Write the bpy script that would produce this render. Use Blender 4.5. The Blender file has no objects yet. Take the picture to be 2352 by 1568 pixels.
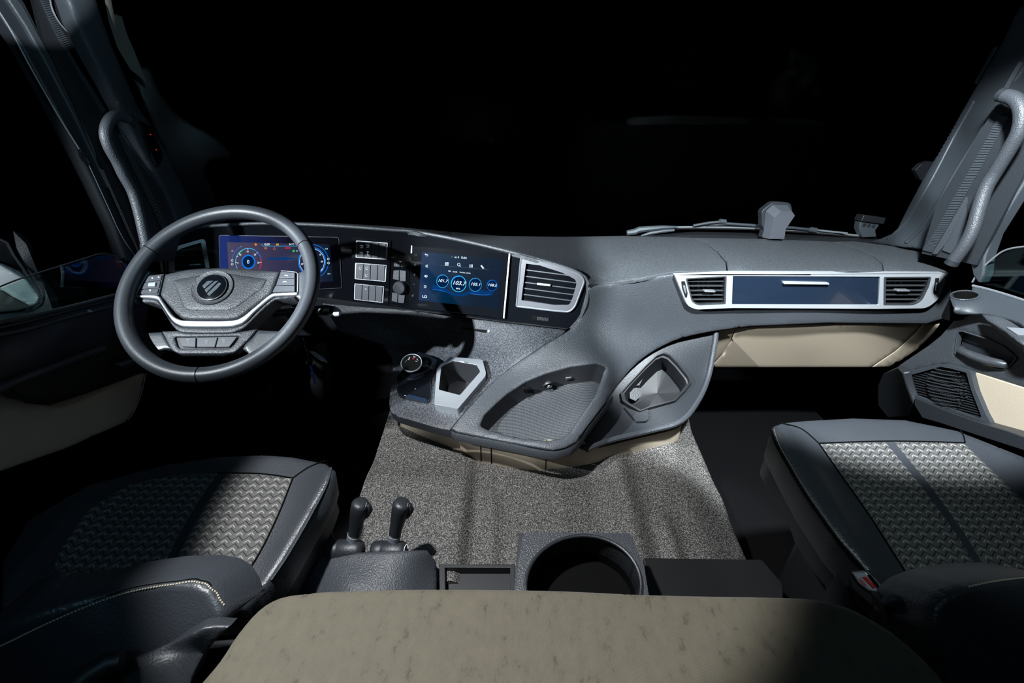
import bpy, bmesh, math, random
import numpy as np
from mathutils import Vector, Matrix
from mathutils.geometry import delaunay_2d_cdt, tessellate_polygon
random.seed(7)
scn = bpy.context.scene
col = scn.collection
# ---------------------------------------------------------------- camera
FPX, CX, CY = 1045.0, 1176.0, 784.0
CAM = Vector((-0.12, 0.0, 1.5)); PITCH = math.radians(29)
cd = bpy.data.cameras.new('camera'); cd.sensor_width = 36; cd.lens = 36*FPX/2352; cd.clip_start = .01
cam = bpy.data.objects.new('camera', cd); col.objects.link(cam)
cam.location = CAM; cam.rotation_euler = (math.pi/2-PITCH, 0, 0); scn.camera = cam
# ---------------------------------------------------------------- world, light, exposure
scn.view_settings.view_transform = 'Standard'; scn.view_settings.look = 'None'
scn.view_settings.gamma = 1; scn.view_settings.exposure = 0; scn.view_settings.use_curve_mapping = False
wd = bpy.data.worlds.new('night'); scn.world = wd; wd.use_nodes = True
wd.node_tree.nodes['Background'].inputs[0].default_value = (0, 0, 0, 1)
wd.node_tree.nodes['Background'].inputs[1].default_value = 0
def lamp(name, kind, loc, target, energy, color=(.86, .94, 1), size=.03, angle=60, blend=.15):
    l = bpy.data.lights.new(name, kind); l.energy = energy; l.color = color
    if kind == 'SPOT':
        l.spot_size = math.radians(angle); l.spot_blend = blend; l.shadow_soft_size = size
    elif kind == 'AREA':
        l.shape = 'DISK'; l.size = size
    else: l.shadow_soft_size = size
    o = bpy.data.objects.new(name, l); col.objects.link(o); o.location = loc
    o.rotation_euler = (Vector(target)-Vector(loc)).to_track_quat('-Z', 'Y').to_euler(); return o
lamp('side_window_lamp', 'SPOT', (-1.45, .10, 1.9), (.02, 1.18, .98), 420, size=.02, angle=27, blend=.45)
lamp('side_window_lamp', 'SPOT', (-1.45, .10, 1.9), (-.66, 1.14, 1.16), 210, size=.02, angle=34, blend=.4)
lamp('work_lamp_floor', 'SPOT', (-.55, .42, 2.10), (-.20, .58, .90), 125, color=(.95, .97, 1), size=.03, angle=42, blend=.16)
lamp('work_lamp_dash', 'SPOT', (.40, .55, 1.90), (.72, 1.20, 1.05), 225, size=.04, angle=63, blend=.16)
lamp('mirror_fill', 'SPOT', (-1.35, .30, 1.5), (-1.42, 1.05, 1.05), 14, size=.03, angle=24, blend=.3)  # added spot that brightens the outside mirror shell, no fixture there
lamp('cab_fill', 'AREA', (.2, .25, 2.2), (.2, 1.0, .8), .8, color=(.5, .8, 1), size=.5)
lamp('passenger_seat_fill', 'SPOT', (.30, .28, 2.0), (.55, .58, .86), 11, color=(.75, .94, 1), size=.03, angle=25, blend=.35)  # added overhead spot to lift the passenger seat, not a cab fixture
lamp('backrest_fill', 'SPOT', (-.35, -.2, 1.85), (-.62, .30, .95), 3.6, color=(.35, .72, 1), size=.05, angle=50, blend=.5)  # invented bluish spot behind the camera for the dark backrests
lamp('pillar_fill', 'SPOT', (-.15, .35, 1.8), (-1.0, 1.15, 1.45), 9, color=(.45, .8, 1), size=.05, angle=50, blend=.6)  # added bluish spot brightening the left pillar, no real lamp
lamp('pillar_fill', 'SPOT', (.1, .35, 1.85), (1.08, 1.2, 1.65), 5, color=(.45, .8, 1), size=.05, angle=48, blend=.6)  # counterpart added to brighten the upper right pillar
lamp('door_frame_fill', 'SPOT', (-.5, .35, 1.75), (-1.09, 1.10, 1.72), 70, size=.01, angle=17, blend=.1)  # narrow spot added only to light the upper left door frame
# ---------------------------------------------------------------- pixel -> place
fw = Vector((0, math.cos(PITCH), -math.sin(PITCH))); dn = Vector((0, -math.sin(PITCH), -math.cos(PITCH))); rt = Vector((1, 0, 0))
def ray(px, py): return fw + rt*((px-CX)/FPX) + dn*((py-CY)/FPX)
def tv(px, py, k, v):
    d = ray(px, py)
    return (v-CAM[k])/d[k]
def tof(c):  # (px,py,'Y',val)
    return tv(c[0], c[1], 'XYZ'.index(c[2]), c[3])
def AT(px, py, k, v):
    t = tv(px, py, 'XYZ'.index(k), v); return CAM + ray(px, py)*t
def zc(ox, oy, s): return lambda pts: [(ox+p[0]/s, oy+p[1]/s) for p in pts]
zA = zc(0, 0, 3.92); zB = zc(0, 400, 3.92); zS = zc(250, 450, 3.485); zD = zc(770, 500, 3.7333); zE = zc(1000, 700, 3.36)
zF = zc(1400, 440, 2.767); zG = zc(1952, 0, 2.6125); zH = zc(1950, 540, 3.336); zI = zc(1700, 900, 2.3466); zJ = zc(600, 1000, 2.4758)
zK = zc(0, 1000, 2.76); zL = zc(0, 800, 2.6133); zM = zc(930, 560, 8.7115); zN = zc(490, 530, 7.587); zO = zc(880, 730, 6.819)
zQ = zc(740, 1130, 7.1286); zR = zc(1440, 450, 3.675)
class Depth:  # smooth surface through known places (thin plate on inverse distance: planes stay planes)
    def __init__(s, ctrl, lam=0.):
        P = np.array([[c[0], c[1]] for c in ctrl], float)/1000; w = np.array([1/tof(c) for c in ctrl]); n = len(P)
        K = s.U(np.linalg.norm(P[:, None]-P[None], axis=2)) + np.eye(n)*lam
        A = np.zeros((n+3, n+3)); A[:n, :n] = K; A[:n, n] = 1; A[:n, n+1:] = P; A[n, :n] = 1; A[n+1:, :n] = P.T
        s.P = P; s.s = np.linalg.lstsq(A, np.concatenate([w, np.zeros(3)]), rcond=None)[0]; s.n = n
    def U(s, r): return np.where(r > 1e-9, r*r*np.log(np.maximum(r, 1e-9)), 0)
    def __call__(s, px, py):
        q = np.array([px, py])/1000; r = np.linalg.norm(s.P-q, axis=1)
        return 1/float(s.s[:s.n]@s.U(r) + s.s[s.n] + s.s[s.n+1:]@q)
    def pt(s, px, py, h=0): return CAM + ray(px, py)*(s(px, py)) + s.nrm(px, py)*h if h else CAM + ray(px, py)*s(px, py)
    def nrm(s, px, py):
        a = s.pt(px, py); n = (s.pt(px+4, py)-a).cross(s.pt(px, py+4)-a).normalized()
        return n if n.dot(ray(px, py)) < 0 else -n
class Height:  # depth of a real height field z(x,y)
    def __init__(s, f): s.f = f
    def __call__(s, px, py):
        d = ray(px, py); lo, hi = .05, 5.
        for _ in range(40):
            m = (lo+hi)/2; p = CAM+d*m
            if p.z > s.f(p.x, p.y): lo = m
            else: hi = m
        return (lo+hi)/2
    pt = Depth.pt; nrm = Depth.nrm
class Plane:
    def __init__(s, o, n, u=None):
        s.o = Vector(o); s.n = Vector(n).normalized()
        u = Vector(u) if u else Vector((1, 0, 0)); s.u = (u-s.n*u.dot(s.n)).normalized(); s.v = s.n.cross(s.u)
    @staticmethod
    def of(D, a, b, c, h=0):
        A, B, C_ = D.pt(*a), D.pt(*b), D.pt(*c); n = (B-A).cross(C_-A).normalized()
        if n.dot(ray(*a)) > 0: n = -n
        return Plane(A+n*h, n, B-A)
    @staticmethod
    def three(a, b, c):
        A, B, C_ = [CAM+ray(q[0], q[1])*tof(q) for q in (a, b, c)]; n = (B-A).cross(C_-A).normalized()
        if n.dot(ray(a[0], a[1])) > 0: n = -n
        return Plane(A, n, B-A)
    def lift(s, h): return Plane(s.o+s.n*h, s.n, s.u)
    def hit(s, px, py):
        d = ray(px, py); t = (s.o-CAM).dot(s.n)/d.dot(s.n); p = CAM+d*t-s.o
        return (p.dot(s.u), p.dot(s.v))
    def W(s, a, b, h=0): return s.o+s.u*a+s.v*b+s.n*h
    def __call__(s, px, py): d = ray(px, py); return (s.o-CAM).dot(s.n)/d.dot(s.n)
    def pt(s, px, py, h=0): return CAM+ray(px, py)*s(px, py)+s.n*h
    def nrm(s, px, py): return s.n
# ---------------------------------------------------------------- 2D helpers
def spline(pts, n=8, closed=False):
    P = [Vector(p) for p in pts]; out = []; N = len(P)
    rng = range(N if closed else N-1)
    for i in rng:
        if closed: a, b, c, d = P[i-1], P[i], P[(i+1) % N], P[(i+2) % N]
        else: a, b, c, d = P[max(i-1, 0)], P[i], P[i+1], P[min(i+2, N-1)]
        for k in range(n):
            t = k/n
            out.append(.5*((2*b)+(c-a)*t+(2*a-5*b+4*c-d)*t*t+(3*b-a-3*c+d)*t**3))
    if not closed: out.append(P[-1])
    return [tuple(q) for q in out]
def rnd(pts, r, n=5):
    out = []; N = len(pts); rr = r if isinstance(r, (list, tuple)) else [r]*N
    for i in range(N):
        p0, p, p1 = Vector(pts[i-1]), Vector(pts[i]), Vector(pts[(i+1) % N])
        a, b = p0-p, p1-p; R = min(rr[i], a.length*.45, b.length*.45)
        if R < 1e-6: out.append(tuple(p)); continue
        A, B = p+a.normalized()*R, p+b.normalized()*R
        for k in range(n+1):
            t = k/n; out.append(tuple(A*(1-t)**2+p*2*t*(1-t)+B*t*t))
    return out
def dens(pts, step, closed=True):
    out = []; N = len(pts)
    for i in range(N if closed else N-1):
        a, b = Vector(pts[i]), Vector(pts[(i+1) % N]); m = max(1, int(round((b-a).length/step)))
        for k in range(m): out.append(tuple(a+(b-a)*(k/m)))
    if not closed: out.append(tuple(pts[-1]))
    return out
def inpoly(x, y, P):
    c = False; n = len(P); j = n-1
    for i in range(n):
        if (P[i][1] > y) != (P[j][1] > y) and x < (P[j][0]-P[i][0])*(y-P[i][1])/(P[j][1]-P[i][1])+P[i][0]: c = not c
        j = i
    return c
def circ(cx, cy, rx, ry=None, n=32, a0=0, a1=360, rot=0):
    ry = ry or rx; out = []; full = abs(a1-a0) >= 360; c, s_ = math.cos(math.radians(rot)), math.sin(math.radians(rot))
    for k in range(n if full else n+1):
        a = math.radians(a0+(a1-a0)*k/n); x, y = rx*math.cos(a), ry*math.sin(a); out.append((cx+x*c-y*s_, cy+x*s_+y*c))
    return out
def segdist(P, poly):
    A = np.array(poly); B = np.roll(A, -1, 0); d = B-A; L = (d**2).sum(1)+1e-12
    out = np.empty(len(P))
    for i, p in enumerate(P):
        t = np.clip(((p-A)*d).sum(1)/L, 0, 1); out[i] = np.sqrt((((A+d*t[:, None])-p)**2).sum(1).min())
    return out
# ---------------------------------------------------------------- mesh builder
OFF = {}
class MB:
    def __init__(s): s.v = []; s.f = []; s.m = []
    def add(s, V, F, mi=0):
        b = len(s.v); s.v += [Vector(q) for q in V]; s.f += [tuple(b+i for i in f) for f in F]; s.m += [mi]*len(F); return s
    def prism(s, pl, pts, h0, h1, holes=(), mi=0, px=True, cap0=True, side_mi=None):
        loops = [[pl.hit(*p) for p in L] if px else list(L) for L in [pts]+list(holes)]
        V = []; F = []; top = []
        for L in loops:
            for p in L: V.append(pl.W(p[0], p[1], h1))
        n = len(V)
        for L in loops:
            for p in L: V.append(pl.W(p[0], p[1], h0))
        area = sum(L0[0]*L1[1]-L1[0]*L0[1] for L0, L1 in zip(loops[0], loops[0][1:]+loops[0][:1]))
        if len(loops) == 1: tris = [tuple(range(n))] if area > 0 else [tuple(reversed(range(n)))]
        else:
            tris = []
            for t in tessellate_polygon([[Vector((p[0], p[1], 0)) for p in L] for L in loops]):
                a, b, c = [(V[i]-pl.o) for i in t]; nn = (b-a).cross(c-a).dot(pl.n)
                if abs(nn) < 1e-14: continue
                tris.append(t if nn > 0 else (t[0], t[2], t[1]))
        F += [tuple(t) for t in tris]
        if cap0: F += [tuple(n+i for i in reversed(t)) for t in tris]
        b = 0; W_ = []
        for k, L in enumerate(loops):
            m = len(L); ar = sum(L0[0]*L1[1]-L1[0]*L0[1] for L0, L1 in zip(L, L[1:]+L[:1]))
            ccw = ar > 0; outer = k == 0
            for i in range(m):
                j = (i+1) % m; q = (b+i, n+b+i, n+b+j, b+j)
                W_.append(q if ccw == outer else tuple(reversed(q)))
            b += m
        s.add(V, F, mi); b0 = len(s.v)-len(V)
        s.f += [tuple(b0+i for i in f) for f in W_]; s.m += [mi if side_mi is None else side_mi]*len(W_)
        return s
    def patch(s, D, outline, holes=(), step=8, thick=.004, drop=None, roll=0, rollh=None, h=0, mi=0, hole_drop=None):
        out = dens(outline, step); hs = [dens(q, step) for q in holes]
        pts = list(out); edges = [(i, (i+1) % len(out)) for i in range(len(out))]
        for q in hs:
            b = len(pts); pts += q; edges += [(b+i, b+(i+1) % len(q)) for i in range(len(q))]
        xs = [p[0] for p in out]; ys = [p[1] for p in out]; cand = []
        y = min(ys)+step*.5; r_ = 0
        while y < max(ys):
            x = min(xs)+(step/2 if r_ % 2 else 0)
            while x < max(xs):
                if inpoly(x, y, out) and not any(inpoly(x, y, q) for q in hs): cand.append((x, y))
                x += step
            y += step*.87; r_ += 1
        if cand:
            d = np.minimum.reduce([segdist(np.array(cand), q) for q in [out]+hs]); cand = [c for c, e in zip(cand, d) if e > step*.45]
        if roll:
            rings = []
            for q in [out]+hs:
                for fr in (.25, .6):
                    N = len(q)
                    for i in range(N):
                        a, b = Vector(q[i-1]), Vector(q[(i+1) % N]); t = b-a
                        if t.length < 1e-6: continue
                        nn = Vector((-t.y, t.x)).normalized()*roll*fr
                        for sg in (1, -1):
                            c = Vector(q[i])+nn*sg
                            if inpoly(c.x, c.y, out) and not any(inpoly(c.x, c.y, h_) for h_ in hs): rings.append(tuple(c))
            if rings:
                dd = np.minimum.reduce([segdist(np.array(rings), q) for q in [out]+hs])
                rings = [c for c, e in zip(rings, dd) if e > roll*.2]
                if cand:
                    dc = [c for c in cand if min((c[0]-r0[0])**2+(c[1]-r0[1])**2 for r0 in rings) > (step*.35)**2]; cand = dc
            cand += rings
        pts += cand
        vo, eo, fo, ov, oe, of = delaunay_2d_cdt([Vector(p) for p in pts], edges, [], 0, 1e-4)
        tris = []
        for t in fo:
            cx = sum(vo[i].x for i in t)/3; cy = sum(vo[i].y for i in t)/3
            if inpoly(cx, cy, out) and not any(inpoly(cx, cy, q) for q in hs): tris.append(tuple(t))
        P2 = np.array([tuple(v) for v in vo])
        V = [D.pt(x, y) for x, y in P2]
        N_ = [Vector((0, 0, 0)) for _ in V]; T = []
        for t in tris:
            n = (V[t[1]]-V[t[0]]).cross(V[t[2]]-V[t[0]]); c = (V[t[0]]+V[t[1]]+V[t[2]])/3
            if n.dot(c-CAM) > 0: t = (t[0], t[2], t[1]); n = -n
            T.append(t)
            for i in t: N_[i] += n
        N_ = [n.normalized() if n.length > 0 else Vector((0, 0, 1)) for n in N_]
        V = [v+n*h for v, n in zip(V, N_)]
        if roll:
            dd = np.minimum.reduce([segdist(P2, q) for q in [out]+hs])
            for i, e in enumerate(dd):
                if e < roll:
                    k = 1-e/roll; V[i] = V[i]-N_[i]*rollh*(1-math.sqrt(max(0, 1-k*k)))
        cnt = {}
        for t in T:
            for a, b in ((t[0], t[1]), (t[1], t[2]), (t[2], t[0])): cnt[(a, b)] = 1
        n0 = len(V)
        V2 = [(v+Vector(drop)) if drop is not None else v-n*thick for v, n in zip(V, N_)]
        F = list(T)+[(t[0]+n0, t[2]+n0, t[1]+n0) for t in T]
        for (a, b) in cnt:
            if (b, a) not in cnt: F.append((b, a, a+n0, b+n0))
        return s.add(V+V2, F, mi)
    def tube(s, pts, r, n=10, closed=False, mi=0, cap=True, flat=None):
        P = [Vector(p) for p in pts]; N = len(P); R = r if isinstance(r, (list, tuple)) else [r]*N
        V = []; F = []; T = []
        for i in range(N):
            if closed: t = P[(i+1) % N]-P[i-1]
            else: t = P[min(i+1, N-1)]-P[max(i-1, 0)]
            T.append(t.normalized())
        ref = Vector((0, 0, 1)) if abs(T[0].z) < .9 else Vector((1, 0, 0)); u = (ref-T[0]*ref.dot(T[0])).normalized()
        for i in range(N):
            u = (u-T[i]*u.dot(T[i])).normalized(); w = T[i].cross(u)
            for k in range(n):
                a = 2*math.pi*k/n; V.append(P[i]+(u*math.cos(a)*(flat or 1)+w*math.sin(a))*R[i])
        for i in range(N if closed else N-1):
            j = (i+1) % N
            for k in range(n): F.append((i*n+k, i*n+(k+1) % n, j*n+(k+1) % n, j*n+k))
        if cap and not closed: F.append(tuple(reversed(range(n)))); F.append(tuple((N-1)*n+k for k in range(n)))
        return s.add(V, F, mi)
    def lathe(s, pl, c, prof, n=40, mi=0, sx=1., a0=0, a1=360, caps=True):  # prof: (r,h); around plane normal at local c
        V = []; F = []; full = a1-a0 >= 360; M = n if full else n+1
        for r, h in prof:
            for k in range(M):
                a = math.radians(a0+(a1-a0)*k/n); V.append(pl.W(c[0]+r*math.cos(a)*sx, c[1]+r*math.sin(a), h))
        for i in range(len(prof)-1):
            for k in range(n):
                j = (k+1) % M; F.append((i*M+k, i*M+j, (i+1)*M+j, (i+1)*M+k))
        if full and caps:
            if prof[0][0] > 1e-6: F.append(tuple(reversed(range(M))))
            if prof[-1][0] > 1e-6: F.append(tuple((len(prof)-1)*M+k for k in range(M)))
        return s.add(V, F, mi)
    def sph(s, c, r, n=12, sc=(1, 1, 1), mi=0):
        V = []; F = []; c = Vector(c)
        for i in range(n+1):
            th = math.pi*i/n
            for k in range(2*n):
                ph = math.pi*k/n; V.append(c+Vector((r*sc[0]*math.sin(th)*math.cos(ph), r*sc[1]*math.sin(th)*math.sin(ph), r*sc[2]*math.cos(th))))
        for i in range(n):
            for k in range(2*n):
                j = (k+1) % (2*n); F.append((i*2*n+k, (i+1)*2*n+k, (i+1)*2*n+j, i*2*n+j))
        return s.add(V, F, mi)
    def loft(s, rails, mi=0, thick=0, tdir=None):
        n = len(rails[0]); V = [Vector(p) for R in rails for p in R]; F = []
        for i in range(len(rails)-1):
            for k in range(n-1): F.append((i*n+k, i*n+k+1, (i+1)*n+k+1, (i+1)*n+k))
        if thick:
            m = len(V); d = Vector(tdir); V += [v+d*thick for v in V]
            G = [tuple(reversed([m+i for i in f])) for f in F]; r = len(rails)
            B = [(k+1, k, m+k, m+k+1) for k in range(n-1)]+[((r-1)*n+k, (r-1)*n+k+1, m+(r-1)*n+k+1, m+(r-1)*n+k) for k in range(n-1)]
            B += [(i*n, (i+1)*n, m+(i+1)*n, m+i*n) for i in range(r-1)]+[((i+1)*n+n-1, i*n+n-1, m+i*n+n-1, m+(i+1)*n+n-1) for i in range(r-1)]
            F += G+B
        return s.add(V, F, mi)
    def box(s, pl, a0, a1, b0, b1, h0, h1, mi=0): return s.prism(pl, [(a0, b0), (a1, b0), (a1, b1), (a0, b1)], h0, h1, mi=mi, px=False)
    # --- flat graphics on a plane, drawn in pixels
    def line(s, pl, pts, w, h=.0006, mi=0, closed=False):
        P = [Vector(p) for p in pts]; N = len(P); L = []; R = []
        for i in range(N):
            t = (P[(i+1) % N]-P[i-1]) if closed else (P[min(i+1, N-1)]-P[max(i-1, 0)])
            if t.length < 1e-9: t = Vector((1, 0))
            nn = Vector((-t.y, t.x)).normalized()*w/2; L.append(P[i]+nn); R.append(P[i]-nn)
        V = [pl.pt(p.x, p.y, h) for p in L+R]; F = []
        for i in range(N if closed else N-1):
            j = (i+1) % N; F.append((i, j, N+j, N+i))
        return s.add(V, F, mi)
    def arc(s, pl, cx, cy, r, w, a0=0, a1=360, ry=None, h=.0006, mi=0, n=40):
        full = a1-a0 >= 360
        return s.line(pl, circ(cx, cy, r, ry, n, a0, a1), w, h, mi, closed=full)
    def fill(s, pl, pts, h=.0006, mi=0):
        return s.add([pl.pt(x, y, h) for x, y in pts], [tuple(range(len(pts)))], mi)
    def text(s, pl, txt, px, py, size, h=.0007, mi=0, tilt=0., shear=0., bold=.0, sx=1., align='CENTER', vt=0.):
        cu = bpy.data.curves.new('t', 'FONT'); cu.body = txt; cu.size = 1; cu.shear = shear; cu.offset = bold
        cu.align_x = align; cu.align_y = 'CENTER'; cu.resolution_u = 3
        ob = bpy.data.objects.new('t', cu); col.objects.link(ob); dg = bpy.context.evaluated_depsgraph_get(); dg.update()
        me = bpy.data.meshes.new_from_object(ob.evaluated_get(dg))
        c, sn = math.cos(math.radians(tilt)), math.sin(math.radians(tilt)); vx, vy = math.sin(math.radians(vt)), -math.cos(math.radians(vt))
        V = []
        for v in me.vertices:
            x, y = v.co.x*size*sx, v.co.y*size; V.append(pl.pt(px+x*c+y*vx, py+x*sn+y*vy, h))
        s.add(V, [tuple(p.vertices) for p in me.polygons], mi)
        bpy.data.objects.remove(ob); bpy.data.curves.remove(cu); bpy.data.meshes.remove(me); return s
    def build(s, name, mats, parent=None, smooth=35, bevel=0, label=None, sub=0, **kw):
        me = bpy.data.meshes.new(name); off = OFF.get(parent.name, Vector((0, 0, 0))) if parent else Vector((0, 0, 0))
        me.from_pydata([tuple(v-off) for v in s.v], [], s.f)
        mats = mats if isinstance(mats, (list, tuple)) else [mats]
        for m in mats: me.materials.append(M[m])
        me.polygons.foreach_set('material_index', s.m)
        me.polygons.foreach_set('use_smooth', [True]*len(s.f)); me.update(); me.set_sharp_from_angle(angle=math.radians(smooth))
        o = bpy.data.objects.new(name, me); col.objects.link(o)
        if parent: o.parent = parent; OFF[o.name] = off
        if bevel:
            b = o.modifiers.new('bevel', 'BEVEL'); b.width = bevel; b.segments = 2; b.limit_method = 'ANGLE'; b.angle_limit = math.radians(40); b.harden_normals = False
        if sub:
            b = o.modifiers.new('sub', 'SUBSURF'); b.levels = sub; b.render_levels = sub
        if label: o['label'] = label
        for k, v in kw.items(): o[k] = v
        return o
def thing(name, loc, label=None, cat=None, group=None, kind=None):
    o = bpy.data.objects.new(name, None); col.objects.link(o); o.location = loc; o.empty_display_size = .05
    OFF[o.name] = Vector(loc)
    if label: o['label'] = label
    if cat: o['category'] = cat
    if group: o['group'] = group
    if kind: o['kind'] = kind
    return o
def tag(o, label, cat, group=None):
    o['label'] = label; o['category'] = cat
    if group: o['group'] = group
    return o
# ---------------------------------------------------------------- materials
M = {}
def nt(name):
    m = bpy.data.materials.new(name); m.use_nodes = True; M[name] = m; t = m.node_tree
    return m, t, t.nodes['Principled BSDF']
def plain(name, c, rough=.5, metal=0, bump=None, spec=.5, coat=0, emit=None, es=0, scale=None, var=0):
    m, t, b = nt(name); b.inputs['Base Color'].default_value = (*c, 1); b.inputs['Roughness'].default_value = rough
    b.inputs['Metallic'].default_value = metal; b.inputs['Specular IOR Level'].default_value = spec
    if coat: b.inputs['Coat Weight'].default_value = coat; b.inputs['Coat Roughness'].default_value = .05
    if emit: b.inputs['Emission Color'].default_value = (*emit, 1); b.inputs['Emission Strength'].default_value = es
    if bump:
        tc = t.nodes.new('ShaderNodeTexCoord'); vo = t.nodes.new('ShaderNodeTexVoronoi'); vo.feature = 'SMOOTH_F1'; vo.inputs['Scale'].default_value = bump[0]
        bu = t.nodes.new('ShaderNodeBump'); bu.inputs['Strength'].default_value = bump[1]; bu.inputs['Distance'].default_value = bump[2]
        t.links.new(tc.outputs['Object'], vo.inputs['Vector']); t.links.new(vo.outputs['Distance'], bu.inputs['Height']); t.links.new(bu.outputs['Normal'], b.inputs['Normal'])
        if var:
            no = t.nodes.new('ShaderNodeTexNoise'); no.inputs['Scale'].default_value = 9; no.inputs['Detail'].default_value = 6
            mr = t.nodes.new('ShaderNodeMapRange'); mr.inputs[1].default_value = .3; mr.inputs[2].default_value = .7
            mr.inputs[3].default_value = rough-var; mr.inputs[4].default_value = rough+var
            t.links.new(tc.outputs['Object'], no.inputs['Vector']); t.links.new(no.outputs[0], mr.inputs[0]); t.links.new(mr.outputs[0], b.inputs['Roughness'])
    return m
def ramp(t, stops):
    r = t.nodes.new('ShaderNodeValToRGB'); e = r.color_ramp.elements
    while len(e) < len(stops): e.new(.5)
    for x, (p, c) in zip(e, stops): x.position = p; x.color = (*c, 1)
    return r
plain('leather', (.030, .034, .040), .42, bump=(420, .35, .0012), var=.06)
plain('wheel_leather', (.030, .034, .040), .40, bump=(700, .2, .0008))
plain('wheel_grain', (.036, .039, .045), .5, bump=(480, .5, .0014))
plain('soft_plastic', (.040, .045, .052), .48, bump=(480, .55, .0014), var=.06)
plain('hard_plastic', (.018, .021, .025), .45, bump=(380, .3, .001))
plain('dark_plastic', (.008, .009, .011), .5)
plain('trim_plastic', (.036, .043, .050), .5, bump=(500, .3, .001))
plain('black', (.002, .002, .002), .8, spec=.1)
plain('seam', (.003, .003, .003), .9, spec=.05)
plain('gloss_black', (.004, .005, .007), .10, coat=.6)
plain('piano_lid', (.010, .018, .034), .2, coat=.6)
plain('chrome', (.78, .82, .87), .16, metal=1)
plain('satin_silver', (.50, .535, .57), .36, metal=.75)
plain('slat', (.10, .11, .12), .3, metal=.6)
plain('switch_grey', (.10, .105, .12), .38)
plain('button_grey', (.055, .06, .07), .35)
plain('beige_plastic', (.46, .385, .29), .55, bump=(500, .25, .0008))
plain('floor_rubber', (.004, .004, .0045), .8, spec=.08)
plain('rubber', (.006, .006, .007), .6)
plain('body_paint', (.75, .78, .78), .25, coat=.6)
plain('white_mark', (.8, .8, .8), .6, emit=(.8, .9, 1), es=.25)
plain('dim_mark', (.3, .3, .32), .6)
plain('bright_silver', (.72, .76, .80), .30, metal=.6)
plain('emblem', (.10, .12, .14), .3, metal=.4)
plain('stitch', (.45, .40, .30), .7)
plain('blue_plastic', (.01, .04, .35), .3)
plain('paper', (.36, .38, .42), .6)
plain('red_plastic', (.55, .03, .03), .4)
plain('yellow_plastic', (.5, .28, .01), .5)
plain('curtain', (.10, .095, .08), .8)
for n, c, e in (('g_white', (.75, .9, 1), 1.1), ('g_blue', (.01, .22, .95), .9), ('g_cyan', (.05, .55, 1), 1.0), ('g_dim', (.004, .07, .3), .6), ('g_orange', (1, .25, .02), .9),
                ('g_red', (1, .02, .03), .8), ('g_green', (.02, .8, .08), .8), ('g_yellow', (1, .6, .02), .9), ('g_grey', (.3, .4, .45), .35), ('g_disc', (.002, .03, .13), .5)):
    plain(n, (0, 0, 0), .6, emit=c, es=e, spec=.0)
def screen(name, stops, ax):  # self-lit panel or bezel glass, colour runs across the panel
    m, t, b = nt(name); tc = t.nodes.new('ShaderNodeTexCoord'); mp = t.nodes.new('ShaderNodeMapping'); mp.inputs['Rotation'].default_value = ax
    gr = t.nodes.new('ShaderNodeSeparateXYZ'); r = ramp(t, stops)
    t.links.new(tc.outputs['Generated'], mp.inputs[0]); t.links.new(mp.outputs[0], gr.inputs[0]); t.links.new(gr.outputs[0], r.inputs[0])
    b.inputs['Base Color'].default_value = (.002, .002, .003, 1); b.inputs['Roughness'].default_value = .12; b.inputs['Specular IOR Level'].default_value = .3
    t.links.new(r.outputs[0], b.inputs['Emission Color']); b.inputs['Emission Strength'].default_value = 1
screen('cluster_bg', [(0, (.075, .065, .12)), (.45, (.035, .03, .075)), (.75, (.012, .02, .055)), (1, (.002, .008, .02))], (0, 0, 0))  # purple at the left is a reflected tint put into the glow
screen('cluster_glass', [(0, (.012, .03, .17)), (.35, (.006, .012, .08)), (.6, (.001, .001, .006)), (1, (.0005, .0005, .001))], (0, 0, 0))  # blue reflection on the bezel glass painted as emission
screen('touch_bg', [(0, (.012, .035, .10)), (.3, (.001, .022, .06)), (.7, (.001, .010, .025)), (1, (.001, .010, .03))], (0, 0, 0))
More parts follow.
